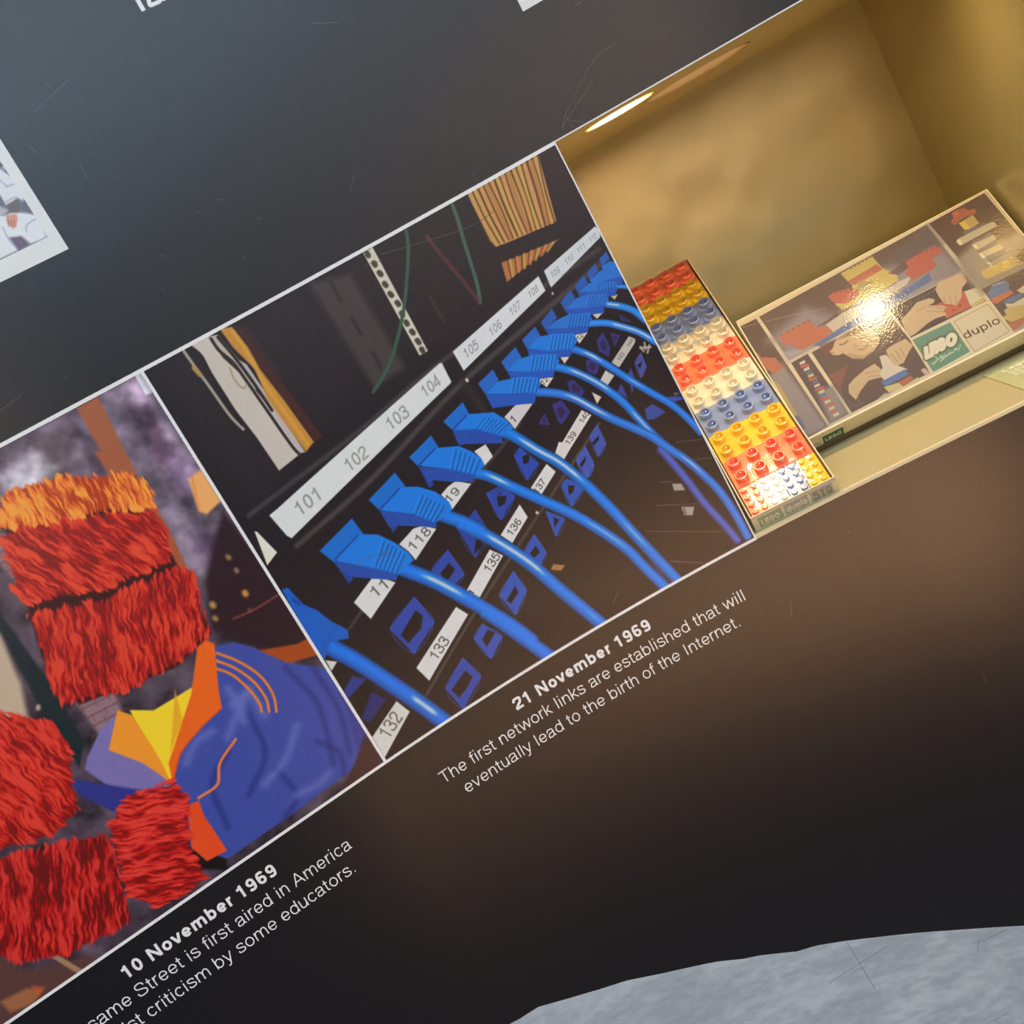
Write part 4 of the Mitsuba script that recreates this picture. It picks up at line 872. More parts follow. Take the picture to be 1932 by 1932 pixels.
BOXTOP = [
('f',((-8,400),(52,398),(65,10),(11,5),(-253,115)),(92,68,54),1,1),
('f',((-2,218),(50,237),(65,10),(11,5),(-32,92)),(150,130,116),14,1),
('f',((-5,310),(8,301),(11,279),(21,277),(31,267),(42,261),(47,223),(19,217),(2,247)),(186,102,70),1.2,1),
('f',((6,210),(14,183),(14,78),(-1,79)),(196,160,90),1.5,1),
('f',((4,75),(15,77),(15,32),(6,31)),(108,104,120),1.4,1),
('f',((61,399),(556,409),(559,233),(69,235)),(104,78,62),1,1),
('f',((48,319),(176,359),(232,286),(403,349),(555,401),(559,233),(316,237),(69,235),(66,289)),(150,134,124),30,0.9),
('f',((413,367),(558,406),(560,336),(443,321)),(92,74,66),24,0.8),
('f',((68,265),(118,244),(486,244),(559,233),(69,235)),(176,160,146),12,0.8),
('f',((198,282),(247,288),(341,284),(414,293),(451,291),(426,274),(204,249)),(206,184,148),1.5,1),
('f',((139,240),(184,245),(454,267),(489,275),(484,252),(377,241),(157,230)),(92,106,138),1.5,1),
('f',((303,400),(396,403),(400,355),(421,314),(416,297),(345,292),(279,295),(255,294),(247,323),(300,328),(312,351),(307,367)),(206,174,84),1.3,1),
('f',((307,367),(394,373),(400,350),(316,347)),(190,98,68),1.2,1),
('f',((331,351),(364,328),(337,311),(308,324)),(160,136,80),8,0.8),
('f',((241,352),(258,358),(296,347),(316,331),(312,311),(272,308),(248,326)),(192,94,70),1.2,1),
('f',((78,314),(113,318),(169,316),(175,283),(196,278),(203,253),(184,245),(109,244),(93,278),(77,282)),(192,104,70),1.2,1),
('f',((457,337),(485,340),(541,342),(550,319),(542,309),(513,309),(518,288),(505,279),(446,277),(439,307),(456,316)),(188,92,68),1.2,1),
('s',((86,315),(89,314)),3,(110,62,50),1,0.8),
('s',((102,315),(106,314)),3,(110,62,50),1,0.8),
('s',((118,315),(122,314)),3,(110,62,50),1,0.8),
('s',((134,315),(138,315)),3,(110,62,50),1,0.8),
('s',((150,315),(154,315)),3,(110,62,50),1,0.8),
('s',((166,315),(170,315)),3,(110,62,50),1,0.8),
('s',((251,357),(254,357)),3,(110,62,50),1,0.8),
('s',((263,353),(267,352)),3,(110,62,50),1,0.8),
('s',((276,349),(280,348)),3,(110,62,50),1,0.8),
('s',((289,344),(293,344)),3,(110,62,50),1,0.8),
('s',((302,340),(306,340)),3,(110,62,50),1,0.8),
('s',((471,344),(475,344)),3,(110,62,50),1,0.8),
('s',((486,342),(490,342)),3,(110,62,50),1,0.8),
('s',((501,340),(504,340)),3,(110,62,50),1,0.8),
('s',((516,338),(519,338)),3,(110,62,50),1,0.8),
('s',((531,336),(534,336)),3,(110,62,50),1,0.8),
('s',((545,335),(549,334)),3,(110,62,50),1,0.8),
('s',((182,287),(185,287)),3,(110,62,50),1,0.8),
('s',((197,288),(201,287)),3,(110,62,50),1,0.8),
('s',((213,289),(216,288)),3,(110,62,50),1,0.8),
('s',((228,290),(232,289)),3,(110,62,50),1,0.8),
('s',((244,290),(247,290)),3,(110,62,50),1,0.8),
('s',((333,398),(336,398)),3,(110,62,50),1,0.8),
('s',((344,399),(347,398)),3,(110,62,50),1,0.8),
('s',((355,399),(359,399)),3,(110,62,50),1,0.8),
('s',((367,400),(370,399)),3,(110,62,50),1,0.8),
('s',((378,400),(382,400)),3,(110,62,50),1,0.8),
('s',((390,401),(393,401)),3,(110,62,50),1,0.8),
('s',((405,330),(408,330)),3,(110,62,50),1,0.8),
('s',((412,323),(416,323)),3,(110,62,50),1,0.8),
('s',((420,316),(423,316)),3,(110,62,50),1,0.8),
('f',((176,285),(241,295),(241,286),(202,280)),(90,60,50),2,0.7),
('f',((405,330),(454,338),(457,318),(424,311)),(96,64,52),2,0.7),
('f',((69,224),(118,226),(125,14),(72,13)),(92,70,60),1,1),
('f',((88,112),(131,108),(125,14),(72,13)),(146,128,114),14,1),
('f',((88,214),(103,213),(101,204),(86,206)),(214,196,160),1,1),
('f',((85,204),(107,199),(104,190),(83,196)),(188,96,70),1,1),
('f',((89,191),(104,190),(101,181),(86,183)),(210,192,158),1,1),
('f',((89,179),(104,178),(102,169),(86,171)),(96,106,132),1,1),
('f',((89,168),(104,167),(102,158),(87,160)),(204,178,120),1,1),
('f',((86,158),(107,153),(105,145),(84,150)),(186,94,70),1,1),
('f',((89,145),(104,144),(102,135),(87,137)),(100,108,132),1,1),
('f',((89,133),(104,132),(102,124),(87,126)),(212,194,156),1,1),
('f',((87,124),(108,119),(106,111),(84,116)),(188,98,70),1,1),
('f',((90,111),(105,110),(103,101),(88,103)),(206,182,128),1,1),
('f',((90,100),(105,99),(103,90),(88,92)),(98,106,130),1,1),
('f',((87,90),(108,86),(106,77),(85,82)),(190,96,70),1,1),
('f',((90,77),(105,76),(103,68),(88,69)),(208,188,150),1,1),
('f',((87,68),(108,63),(106,55),(85,60)),(188,100,72),1,1),
('f',((91,55),(105,54),(103,46),(88,47)),(206,186,140),1,1),
('f',((88,46),(109,41),(107,33),(86,38)),(190,110,84),1,1),
('f',((91,33),(106,32),(104,24),(89,25)),(214,194,156),1,1),
('f',((129,224),(347,231),(353,127),(347,15),(133,13)),(98,74,60),1,1),
('f',((133,139),(188,140),(138,87)),(150,86,64),6,0.7),
('f',((154,233),(201,226),(176,196),(153,194)),(120,74,54),6,0.8),
('f',((179,205),(168,202),(170,188),(183,179),(195,178),(208,152),(231,137),(266,144),(289,160),(298,186),(285,214),(242,225),(201,226),(189,216)),(212,172,120),1.5,1),
('f',((197,222),(243,227),(285,214),(270,209),(228,217)),(150,100,64),5,0.8),
('f',((205,172),(235,144),(268,148),(289,169),(261,142),(227,138),(208,152)),(186,138,92),5,0.8),
('s',((200,206),(209,202),(223,205)),3,(120,76,52),1.5,1),
('s',((248,195),(258,191),(270,193)),2.5,(130,84,58),1.5,0.8),
('s',((232,167),(245,162),(262,169)),3,(160,84,64),1.5,1),
('s',((230,187),(230,178),(237,178)),3,(182,132,90),2,1),
('s',((170,199),(176,190)),3,(170,120,80),1.5,1),
('f',((163,88),(183,97),(220,107),(247,109),(253,86),(243,65),(211,73),(182,58),(159,40),(153,66)),(212,172,120),1.5,1),
('f',((289,129),(309,133),(345,133),(352,105),(334,94),(308,73),(286,74),(285,104)),(212,172,120),1.5,1),
('s',((214,96),(247,84)),2.2,(168,120,80),1.2,0.8),
('s',((216,84),(243,71)),2.2,(168,120,80),1.2,0.8),
('s',((295,114),(297,85)),2.2,(168,120,80),1.2,0.8),
('s',((308,114),(307,84)),2.2,(168,120,80),1.2,0.8),
('s',((321,114),(320,87)),2.2,(168,120,80),1.2,0.8),
('f',((267,121),(284,117),(286,81),(302,61),(306,51),(244,52),(242,75),(258,88)),(222,200,160),1.2,1),
('f',((235,54),(302,55),(303,37),(239,36)),(94,112,150),1.2,1),
('f',((271,31),(304,32),(306,19),(276,15)),(188,98,66),1.2,1),
('f',((234,37),(270,30),(275,14),(317,19),(317,7),(237,16)),(216,186,116),1.2,1),
('f',((201,13),(227,21),(240,13),(231,5)),(206,184,140),2,0.8),
('f',((332,33),(343,34),(348,12),(335,12)),(206,170,130),1.5,1),
('s',((140,48),(150,25),(171,23)),1.8,(150,124,100),1,0.6),
('s',((138,87),(133,52)),1.8,(150,124,100),1,0.6),
('s',((296,158),(274,133)),1.8,(150,124,100),1,0.6),
('s',((170,56),(163,28)),1.8,(150,124,100),1,0.6),
('f',((355,231),(559,229),(563,163),(562,124),(358,128)),(84,64,54),1,1),
('s',((364,217),(369,214),(374,218)),2,(150,126,100),1,0.6),
('s',((378,217),(383,215),(389,218)),2,(150,126,100),1,0.6),
('s',((393,218),(398,216),(403,219)),2,(150,126,100),1,0.6),
('s',((408,218),(413,216),(418,220)),2,(150,126,100),1,0.6),
('s',((422,219),(427,217),(433,220)),2,(150,126,100),1,0.6),
('s',((437,220),(442,217),(447,221)),2,(150,126,100),1,0.6),
('s',((451,220),(456,218),(462,221)),2,(150,126,100),1,0.6),
('s',((466,221),(471,219),(476,222)),2,(150,126,100),1,0.6),
('s',((480,222),(485,219),(491,223)),2,(150,126,100),1,0.6),
('s',((495,222),(500,220),(505,223)),2,(150,126,100),1,0.6),
('s',((509,223),(514,221),(520,224)),2,(150,126,100),1,0.6),
('s',((524,223),(529,221),(534,224)),2,(150,126,100),1,0.6),
('f',((457,180),(533,178),(524,127),(457,130)),(196,96,66),1.2,1),
('f',((532,177),(547,174),(567,171),(564,134),(523,132)),(220,200,150),1.2,1),
('f',((523,132),(564,133),(562,126),(525,125)),(214,184,90),1.2,1),
('f',((363,187),(396,201),(421,213),(452,207),(462,196),(454,188),(440,189),(468,170),(474,159),(463,155),(463,139),(435,145),(413,143),(376,133),(359,131),(357,152)),(212,172,120),1.4,1),
('f',((477,222),(496,237),(558,227),(552,199),(533,189),(517,165),(495,151),(488,161),(475,170),(473,195)),(212,172,120),1.4,1),
('s',((436,186),(469,159)),2.2,(170,122,80),1.2,0.8),
('s',((430,175),(462,151)),2.2,(170,122,80),1.2,0.8),
('s',((434,190),(406,188)),2.2,(170,122,80),1.2,0.8),
('s',((482,189),(477,169)),2.2,(170,122,80),1.2,0.8),
('s',((497,185),(488,162)),2.2,(170,122,80),1.2,0.8),
('s',((509,180),(497,153)),2.2,(170,122,80),1.2,0.8),
('s',((482,143),(484,143)),4,(110,50,36),1,1),
('s',((501,145),(503,146)),4,(110,50,36),1,1),
('f',((358,120),(459,116),(456,17),(355,12)),(104,140,104),1,1),
('t','L',(373.4,68.9),(14.7,-0.3),(12.3,28.6),(94,66,40),5.5,1,'dil',7),
('t','E',(389.3,71.8),(14.7,-0.3),(12.3,28.6),(94,66,40),5.5,1,'dil',7),
('t','G',(409.8,71.3),(18.2,-0.3),(12.4,28.5),(94,66,40),5.5,1,'dil',7),
('t','O',(435.9,70.2),(23,-0.4),(12.5,28.5),(94,66,40),5.5,1,'dil',7),
('t','L',(373.4,68.9),(14.7,-0.3),(12.3,28.6),(240,222,176),1.2,1,'dil',4.2),
('t','E',(389.3,71.8),(14.7,-0.3),(12.3,28.6),(240,222,176),1.2,1,'dil',4.2),
('t','G',(409.8,71.3),(18.2,-0.3),(12.4,28.5),(240,222,176),1.2,1,'dil',4.2),
('t','O',(435.9,70.2),(23,-0.4),(12.5,28.5),(240,222,176),1.2,1,'dil',4.2),
('s',((388,52),(384,56),(379,53),(381,44),(379,37),(367,31),(365,35),(373,36),(386,38),(394,44),(390,36),(399,40),(401,40),(387,30),(384,30),(395,32),(405,38),(404,35),(400,34),(408,36),(416,42),(411,36),(415,35),(419,39),(421,36),(427,39),(430,44),(430,39),(435,43),(434,39),(436,35),(447,46)),2.4,(196,206,150),1,1),
('f',((467,115),(562,115),(564,16),(462,9)),(228,202,150),1,1),
('s',((468,113),(559,113)),1.3,(150,112,60),0.8,0.9),
('s',((559,113),(561,18)),1.3,(150,112,60),0.8,0.9),
('s',((561,18),(465,11)),1.3,(150,112,60),0.8,0.9),
('s',((465,11),(468,113)),1.3,(150,112,60),0.8,0.9),
('t','duplo',(511.5,62.7),(93,-3.3),(0.8,22.3),(92,66,40),1,1),
('f',((564,409),(722,413),(727,194),(711,167),(574,168)),(92,66,50),1,1),
('f',((565,271),(633,295),(687,257),(755,259),(709,121),(561,144),(554,208)),(150,132,108),16,1),
('f',((675,201),(711,209),(724,171),(694,179),(684,177)),(110,86,60),3,1),
('f',((625,404),(642,407),(658,402),(665,388),(676,386),(679,378),(675,369),(655,373),(632,373),(619,366),(611,369),(611,383),(622,389)),(176,92,62),1.2,1),
('f',((625,403),(640,406),(641,391),(626,389)),(204,104,70),1.2,1),
('f',((624,366),(665,370),(665,337),(640,335),(626,339)),(196,158,84),1.2,1),
('f',((624,366),(639,367),(640,335),(626,339)),(226,190,70),1.2,1),
('f',((617,338),(674,332),(683,321),(622,320)),(112,98,96),1.4,1),
('f',((620,298),(672,298),(673,287),(619,288)),(112,98,92),1.4,1),
('f',((591,320),(597,325),(608,325),(685,324),(696,320),(696,305),(598,303),(592,305)),(196,178,132),1.2,1),
('f',((591,320),(598,324),(603,316),(599,303),(592,305)),(232,212,160),1.5,1),
('f',((617,290),(674,287),(673,272),(626,269),(618,273)),(198,178,132),1.2,1),
('f',((619,265),(671,268),(673,254),(619,256)),(112,102,96),1.2,1),
('f',((617,257),(673,254),(674,237),(625,235),(617,238)),(198,178,132),1.2,1),
('f',((625,239),(673,236),(673,222),(626,218)),(110,104,96),1.2,1),
('f',((617,290),(625,284),(626,269),(618,273)),(238,218,164),1.3,1),
('f',((617,257),(624,252),(624,236),(617,238)),(238,218,164),1.3,1),
('f',((617,224),(626,218),(624,201),(609,203),(622,208)),(222,206,160),2,1),
('f',((593,207),(652,204),(677,202),(683,196),(686,178),(657,174),(598,178),(590,183)),(202,168,84),4,1),
('f',((652,204),(662,199),(658,175),(641,181)),(226,184,84),4,0.8),
('f',((664,202),(684,196),(685,179),(661,178)),(180,146,84),3,0.8),
('f',((570,159),(705,157),(622,17),(569,14)),(98,76,62),1,1),
('f',((573,139),(592,154),(612,157),(630,149),(631,138),(623,126),(624,119),(577,119),(572,124)),(104,116,140),1.4,1),
('f',((572,123),(624,119),(626,107),(611,106),(577,102),(572,107)),(202,112,66),1.2,1),
('f',((590,100),(612,102),(640,100),(639,87),(612,85),(594,93)),(108,114,138),1.4,1),
('f',((593,93),(607,83),(637,84),(649,72),(624,62),(591,77)),(224,202,154),1.5,1),
('f',((634,110),(655,115),(662,106),(643,93)),(220,196,148),1.5,1),
('f',((580,76),(593,80),(627,66),(635,48),(611,35),(577,37),(568,55),(570,62),(579,62)),(208,172,92),1.6,1),
('f',((568,43),(577,35),(609,36),(622,28),(602,20),(569,15)),(190,108,68),1.4,1),
('f',((567,14),(599,20),(611,14),(592,8),(569,9)),(176,146,120),2,1),
('s',((596,155),(598,155)),2.6,(196,200,200),1,0.8),
('s',((600,154),(602,154)),2.6,(196,200,200),1,0.8),
('s',((605,153),(606,153)),2.6,(196,200,200),1,0.8),
('s',((609,152),(611,152)),2.6,(196,200,200),1,0.8),
('s',((613,151),(615,151)),2.6,(196,200,200),1,0.8),
('s',((618,150),(619,150)),2.6,(196,200,200),1,0.8),
('s',((622,149),(623,149)),2.6,(196,200,200),1,0.8),
('s',((0,396),(65,377),(150,350),(223,324)),2,(176,146,110),1,0.7),
('s',((96,359),(77,341)),1.6,(160,132,100),1,0.6),
('s',((53,325),(23,294)),1.4,(150,124,94),1,0.5)]
MOON = [(-1168,-708),(-1078,-714),(-1052,-720),(-1001,-726),(-925,-760),(-856,-789),(-787,-815),(-713,-852),(-631,-889),(-570,-917),(-511,-951),(-469,-969),(-382,-1016),(-331,-1031),(-262,-1061),(-180,-1100),(-92,-1141),(8,-1190),(161,-1262),(233,-1293)]
MOON_MARKS = [[(-259,-1064),(-252,-1228)],[(-350,-1144),(-162,-1136)],[(28,-1274),(40,-1250),(62,-1252),(118,-1251)],[(-37,-1484),(22,-1484)]]
SCRATCHES = [[(25,1013),(44,1038),(81,1063),(131,1097),(171,1113),(202,1113)],[(44,1038),(46,1008)],[(49,1024),(72,1008)],[(27,1020),(131,1073)],[(-847,1184),(-838,1176)],[(-1272,1058),(-1222,1066)],[(-1138,1056),(-1132,1057)],[(163,1218),(180,1220)],[(-436,1118),(-412,1142)],[(-693,1229),(-677,1223)],[(-641,1158),(-627,1156)],[(-701,1110),(-699,1096)],[(-191,1026),(-176,1028)],[(-954,1477),(-947,1456)],[(-890,1404),(-888,1392),(-891,1375)],[(-917,1527),(-820,1555)],[(-863,1569),(-859,1556)],[(-335,1441),(-285,1419)],[(6,-173),(-9,-217)],[(336,-565),(331,-594)],[(-880,1130),(-875,1118)],[(-737,1225),(-730,1217)],[(-443,973),(-254,935),(-187,937)],[(-484,970),(-449,961)],[(-869,425),(-792,418),(-749,398)],[(-788,402),(-734,424)],[(197,-86),(199,-95)]]


# ---------------------------------------------------------------- the hall (out of frame, it carries the lamps)
def wbox(x0, x1, y0, y1, z0, z1): m = trimesh.creation.box((x1 - x0, y1 - y0, z1 - z0)); m.apply_translation(((x0 + x1) / 2, (y0 + y1) / 2, (z0 + z1) / 2)); return m
for nm, b, m in (('floor', (-2.2, 2.2, -5.2, 0.9, -0.1, 0), 'm_hall_floor'), ('ceiling', (-2.2, 2.2, -5.2, 0.9, 3.0, 3.1), 'm_hall_ceiling'), ('wall_back', (-2.2, 2.2, -5.3, -5.2, 0, 3.0), 'm_hall_wall'),
                 ('wall_left', (-2.3, -2.2, -5.2, 0.9, 0, 3.0), 'm_hall_wall'), ('wall_right', (2.2, 2.3, -5.2, 0.9, 0, 3.0), 'm_hall_wall'), ('wall_behind', (-2.2, 2.2, 0.9, 1.0, 0, 3.0), 'm_hall_wall')):
    obj(nm, wbox(*b), m, kind='structure')
def ceiling_panel(x, y, w, d, where, k=1.0, tint=(0.92, 1.0, 1.02)):
    t = thing('ceiling_panel_light', f'square cool white light panel set in the hall ceiling {where}', 'ceiling light')
    obj('frame', join(wbox(x - w / 2 - .03, x + w / 2 + .03, y - d / 2 - .03, y - d / 2, 2.96, 3.0), wbox(x - w / 2 - .03, x + w / 2 + .03, y + d / 2, y + d / 2 + .03, 2.96, 3.0),
                      wbox(x - w / 2 - .03, x - w / 2, y - d / 2, y + d / 2, 2.96, 3.0), wbox(x + w / 2, x + w / 2 + .03, y - d / 2, y + d / 2, 2.96, 3.0)), 'm_metal', t)
    v = np.array([[x - w / 2, y - d / 2, 2.985], [x + w / 2, y - d / 2, 2.985], [x + w / 2, y + d / 2, 2.985], [x - w / 2, y + d / 2, 2.985]])
    obj('diffuser', (v, np.array([[0, 2, 1], [0, 3, 2]])), 'm_card', t, emitter={'type': 'area', 'radiance': rgb(*(PANEL_L * k * c for c in tint))})
ceiling_panel(-0.2, -1.45, 2.0, 0.9, 'above the photographer'); ceiling_panel(0.85, -3.5, 1.5, 1.7, 'further back to the right', 1.05, (0.62, 0.95, 1.25))
panel = thing('added_warm_panel', 'added warm glowing panel high on the far wall of the hall, out of view', 'added light panel')  # added out of view to warm the sheen on the upper black panel
obj('frame', wbox(-1.25, 0.0, -5.2, -5.16, 1.75, 2.65), 'm_metal', panel)
obj('diffuser', wbox(-1.20, -0.05, -5.16, -5.15, 1.80, 2.60), 'm_card', panel, emitter={'type': 'area', 'radiance': rgb(9.0, 6.3, 4.6)})
lamp = thing('added_glow_lamp', 'added warm glowing ball on a thin metal stem beside the photographer, out of view', 'added lamp')  # invented, unseen: its reflection imitates the warm lens glare below the niche
gp = np.array([0.10, -0.80, 1.00])
g = trimesh.creation.icosphere(3, 0.16); g.apply_translation(gp); obj('shade', g, 'm_card', lamp, smooth=True, emitter={'type': 'area', 'radiance': rgb(ADDED_GLOW_L, ADDED_GLOW_L * 0.53, ADDED_GLOW_L * 0.25)})
obj('stem', trimesh.creation.cylinder(0.012, segment=[[gp[0], gp[1], 0.02], [gp[0], gp[1], gp[2] - 0.15]]), 'm_metal', lamp, smooth=30); obj('base', trimesh.creation.cylinder(0.12, segment=[[gp[0], gp[1], 0.0], [gp[0], gp[1], 0.025]]), 'm_metal', lamp, smooth=30)

# ---------------------------------------------------------------- the bent black panel with the opening of the niche
OPEN = 0.985        # width of the opening
THICK = -0.006
def panel_piece(s0, s1, h0, h1):
    return slab(s0, s1, h0, h1, 0.0, THICK, 0.02)
LO, HI = -Z0 / H, (3.0 - Z0) / H
wall = join(panel_piece(-5.5, -0.002, LO, HI), panel_piece(-0.002, OPEN + 0.002, LO, -0.002), panel_piece(-0.002, OPEN + 0.002, 1.002, HI), panel_piece(OPEN + 0.002, 6.0, LO, HI))
obj('wall_front', wall, 'm_wall', smooth=20, kind='structure'); labels['wall_front']['label'] = 'satin black exhibit panel curving gently behind prints and captions'
INK = 0.00006
def ribbon(p, w): return LineString(smooth_line(np.array(p, float), 6) / 1000.0).buffer(w / 2000.0, cap_style='round', quad_segs=3)
obj('scratches', join(*[sheet(ribbon(p, 1.1), INK * 3.2) for p in SCRATCHES]), 'm_scratch', 'wall_front', kind='stuff')

# ---------------------------------------------------------------- prints
def print_sheet(p, parent, light, floor, out):
    p.grain(2.2); v, f = grid(p.u / 1000, p.v / 1000, out)
    obj('picture', trimesh.Trimesh(v, f, process=False), 'm_print', parent, smooth=True, color=p.pigment(light, floor))
LIGHT, GLOSS = (0.76, 0.79, 0.81), 0.014
BW = 0.0045         # half the width of a white line is 4.5 thousandths
t = thing('photo_print', 'square colour print of blue network cables in a black patch panel, beside the gold niche', 'photo print')
p = Print(-998, -2, 2, 998, 1.35, (40, 37, 41)); p.draw(CABLES); print_sheet(p, t, LIGHT, GLOSS, INK)
obj('border', join(*[sheet(sbox(*b), INK * 1.6) for b in ((-1.0035, 0.9955, 0.0, 1.0035), (-1.0035, -0.0035, 0.0, 0.0035), (-1.0035, 0.0035, -0.9965, 0.9955))]), 'm_ink_white', t, label='thin white line around the print')
t = thing('photo_print', 'square colour print of a blue orange-collared jacket among shaggy red cushions, leftmost of the row', 'photo print')
p = Print(-2000, -1004, 2, 998, 1.7, (70, 62, 74)); p.draw(STANDIN); print_sheet(p, t, LIGHT, GLOSS, INK)
obj('border', join(*[sheet(sbox(*b), INK * 1.6) for b in ((-2.0035, 0.9955, -1.0035, 1.0035), (-2.0035, -0.0035, -1.0035, 0.0035), (-2.0035, 0.0035, -1.9965, 0.9955))]), 'm_ink_white', t, label='thin white line around the print')
t = thing('photo_print', 'small white-bordered print of people in white suits at the upper left', 'photo print')
p = Print(-1330, -1016, 1309.5, 1690, 1.6, (150, 156, 168)); p.draw(SUITS); print_sheet(p, t, LIGHT, GLOSS, INK * 2.2)
obj('mount', sheet(sbox(-1.35, 1.2725, -0.9938, 1.72), INK), 'm_paper', t, label='white paper border')
t = thing('photo_print', 'white lower corner of a print cut off by the top edge, above the niche', 'photo print')
obj('mount', sheet(sbox(0.0625, 1.2605, 0.42, 1.56), INK), 'm_paper', t); p = Print(85, 395, 1330, 1540, 6, (120, 122, 126)); print_sheet(p, t, LIGHT, GLOSS, INK * 2.2)
t = thing('moon_print', 'pale grey printed moon surface rising along the bottom right of the black panel', 'photo print')
moon = Polygon(list(np.array(MOON, float) / 1000) + [(MOON[-1][0] / 1000 + 0.6, MOON[-1][1] / 1000 - 0.06), (0.7, -2.3), (-1.9, -2.3)]).buffer(0)
obj('surface', sheet(moon, INK, 0.03), 'm_moon', t)
for k, q in enumerate(MOON_MARKS): obj('cross_hair' if k < 2 else 'mark', sheet(ribbon(q, 1.5).intersection(moon.buffer(-0.001)), INK * 1.8), 'm_moon_line', t, label='fine dark line')

def caption(label, lines):
    t = thing('caption', label, 'caption')
    for nm, txt, x0, x1, base, cap, bold, grow in lines:
        obj(nm, sheet(fit_text(txt, x0 / 1000, x1 / 1000, base / 1000, cap / 1000, bold, grow / 1000), INK * 1.2, 0.05), 'm_ink_white', t)
caption('white caption lettering dated 21 November 1969 under the cable print', [('date_line', '21 November 1969', -686, -315, -71, 29.5, 0.205, 0), ('text_line', 'The first network links are established that will', -916, -87, -122.3, 29.5, 0.098, 0), ('text_line', 'eventually lead to the birth of the Internet.', -880, -126, -173.8, 29.5, 0.098, 0)])
caption('white caption lettering dated 10 November 1969 at the lower left', [('date_line', '10 November 1969', -1683, -1320, -70.5, 29.5, 0.205, 0), ('text_line', 'Sesame Street is first aired in America', -1841, -1160, -121, 29.5, 0.098, 0), ('text_line', 'amidst criticism by some educators.', -1820, -1181, -172, 29.5, 0.098, 0)])
caption('large white letters cut off by the top edge, left of centre', [('text_line', 'lan', -627, -530, 1608, 52, 0.15, 0)])

# ---------------------------------------------------------------- the gold niche
YAW = math.radians(-12.55)
EX, EY, EZ = np.array([math.cos(YAW), math.sin(YAW), 0]), np.array([-math.sin(YAW), math.cos(YAW), 0]), np.array([0, 0, 1.0])
ROT = np.stack([EX, EY, EZ], 1)
def niche(p): return world(np.asarray(p, float) @ ROT.T)      # niche coordinates: across, into the wall, up (units of H)
sf = steps(0, OPEN, 0.01); front = np.stack([np.interp(sf, _S, _X), np.interp(sf, _S, _Y), 0 * sf], -1) @ ROT      # the opening's lower edge in niche coordinates
W_, D_ = float(front[-1, 0]), 0.975
def flat(xy, z, up):
    v, f = trimesh.creation.triangulate_polygon(Polygon(xy), engine='earcut'); v = np.c_[v, np.full(len(v), z)]
    m = trimesh.Trimesh(niche(v), f, process=False)
    if (m.face_normals[:, 2].sum() > 0) != up: m.invert()
    return m
def quad(a, b, c, d): return trimesh.Trimesh(niche([a, b, c, d]), [[0, 1, 2], [0, 2, 3]], process=False)
t = thing('display_niche', 'square gold-lined display niche sunk into the black panel, holding two toy boxes', 'display niche')
def thick(m, n, k=0.006):
    b = m.copy(); b.invert(); b.apply_translation(np.asarray(n, float) * k); return join(m, b)
edge = front[:, :2] + np.array([0, 0.003])
plan = np.vstack([edge, [[W_, D_], [0, D_]]])
def plate_of(poly, z0, z1):
    m = trimesh.creation.extrude_polygon(poly, z1 - z0, engine='earcut'); m.apply_translation((0, 0, z0)); return trimesh.Trimesh(niche(m.vertices), m.faces, process=False)
K_ = 0.012
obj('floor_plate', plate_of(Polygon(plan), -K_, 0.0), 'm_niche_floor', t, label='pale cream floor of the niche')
yr = float(front[-1, 1])
obj('back_plate', plate_of(sbox(-K_, D_, W_ + K_, D_ + K_), 0.0, 1.0), 'm_gold', t, label='gold back wall of the niche')
obj('side_plate', plate_of(sbox(W_, yr + 0.02, W_ + K_, D_), 0.0, 1.0), 'm_gold', t, label='gold right wall of the niche')
obj('side_plate', plate_of(sbox(-K_, 0.02, 0.0, D_), 0.0, 1.0), 'm_gold', t)
LAMPS = [(0.165, 0.195, 0.085, True), (0.385, 0.365, 0.135, False), (0.730, 0.195, 0.055, True)]
roof = Polygon(plan)
for x, y, r, on in LAMPS: roof = roof.difference(Point(x, y).buffer(r, 24))
obj('ceiling_plate', plate_of(roof, 1.0, 1.0 + K_), 'm_gold', t, label='gold ceiling of the niche')
def disc(x, y, z, r, n=48, inner=0.0):
    a = np.linspace(0, 2 * np.pi, n, endpoint=False); o = np.c_[x + r * np.cos(a), y + r * np.sin(a), np.full(n, z)]
    if inner: i = np.c_[x + inner * np.cos(a), y + inner * np.sin(a), np.full(n, z)]; k = np.arange(n); q = (k + 1) % n; return trimesh.Trimesh(niche(np.vstack([o, i])), np.vstack([np.stack([k, k + n, q], 1), np.stack([q, k + n, q + n], 1)]), process=False)
    return trimesh.Trimesh(niche(np.vstack([o, [[x, y, z]]])), np.stack([(np.arange(n) + 1) % n, np.arange(n), np.full(n, n)], 1), process=False)
def barrel(x, y, z0, z1, r, n=48):
    a = np.linspace(0, 2 * np.pi, n, endpoint=False); c = np.c_[x + r * np.cos(a), y + r * np.sin(a)]; k = np.arange(n); q = (k + 1) % n
    return trimesh.Trimesh(niche(np.vstack([np.c_[c, np.full(n, z0)], np.c_[c, np.full(n, z1)]])), np.vstack([np.stack([k, k + n, q], 1), np.stack([q, k + n, q + n], 1)]), process=False)
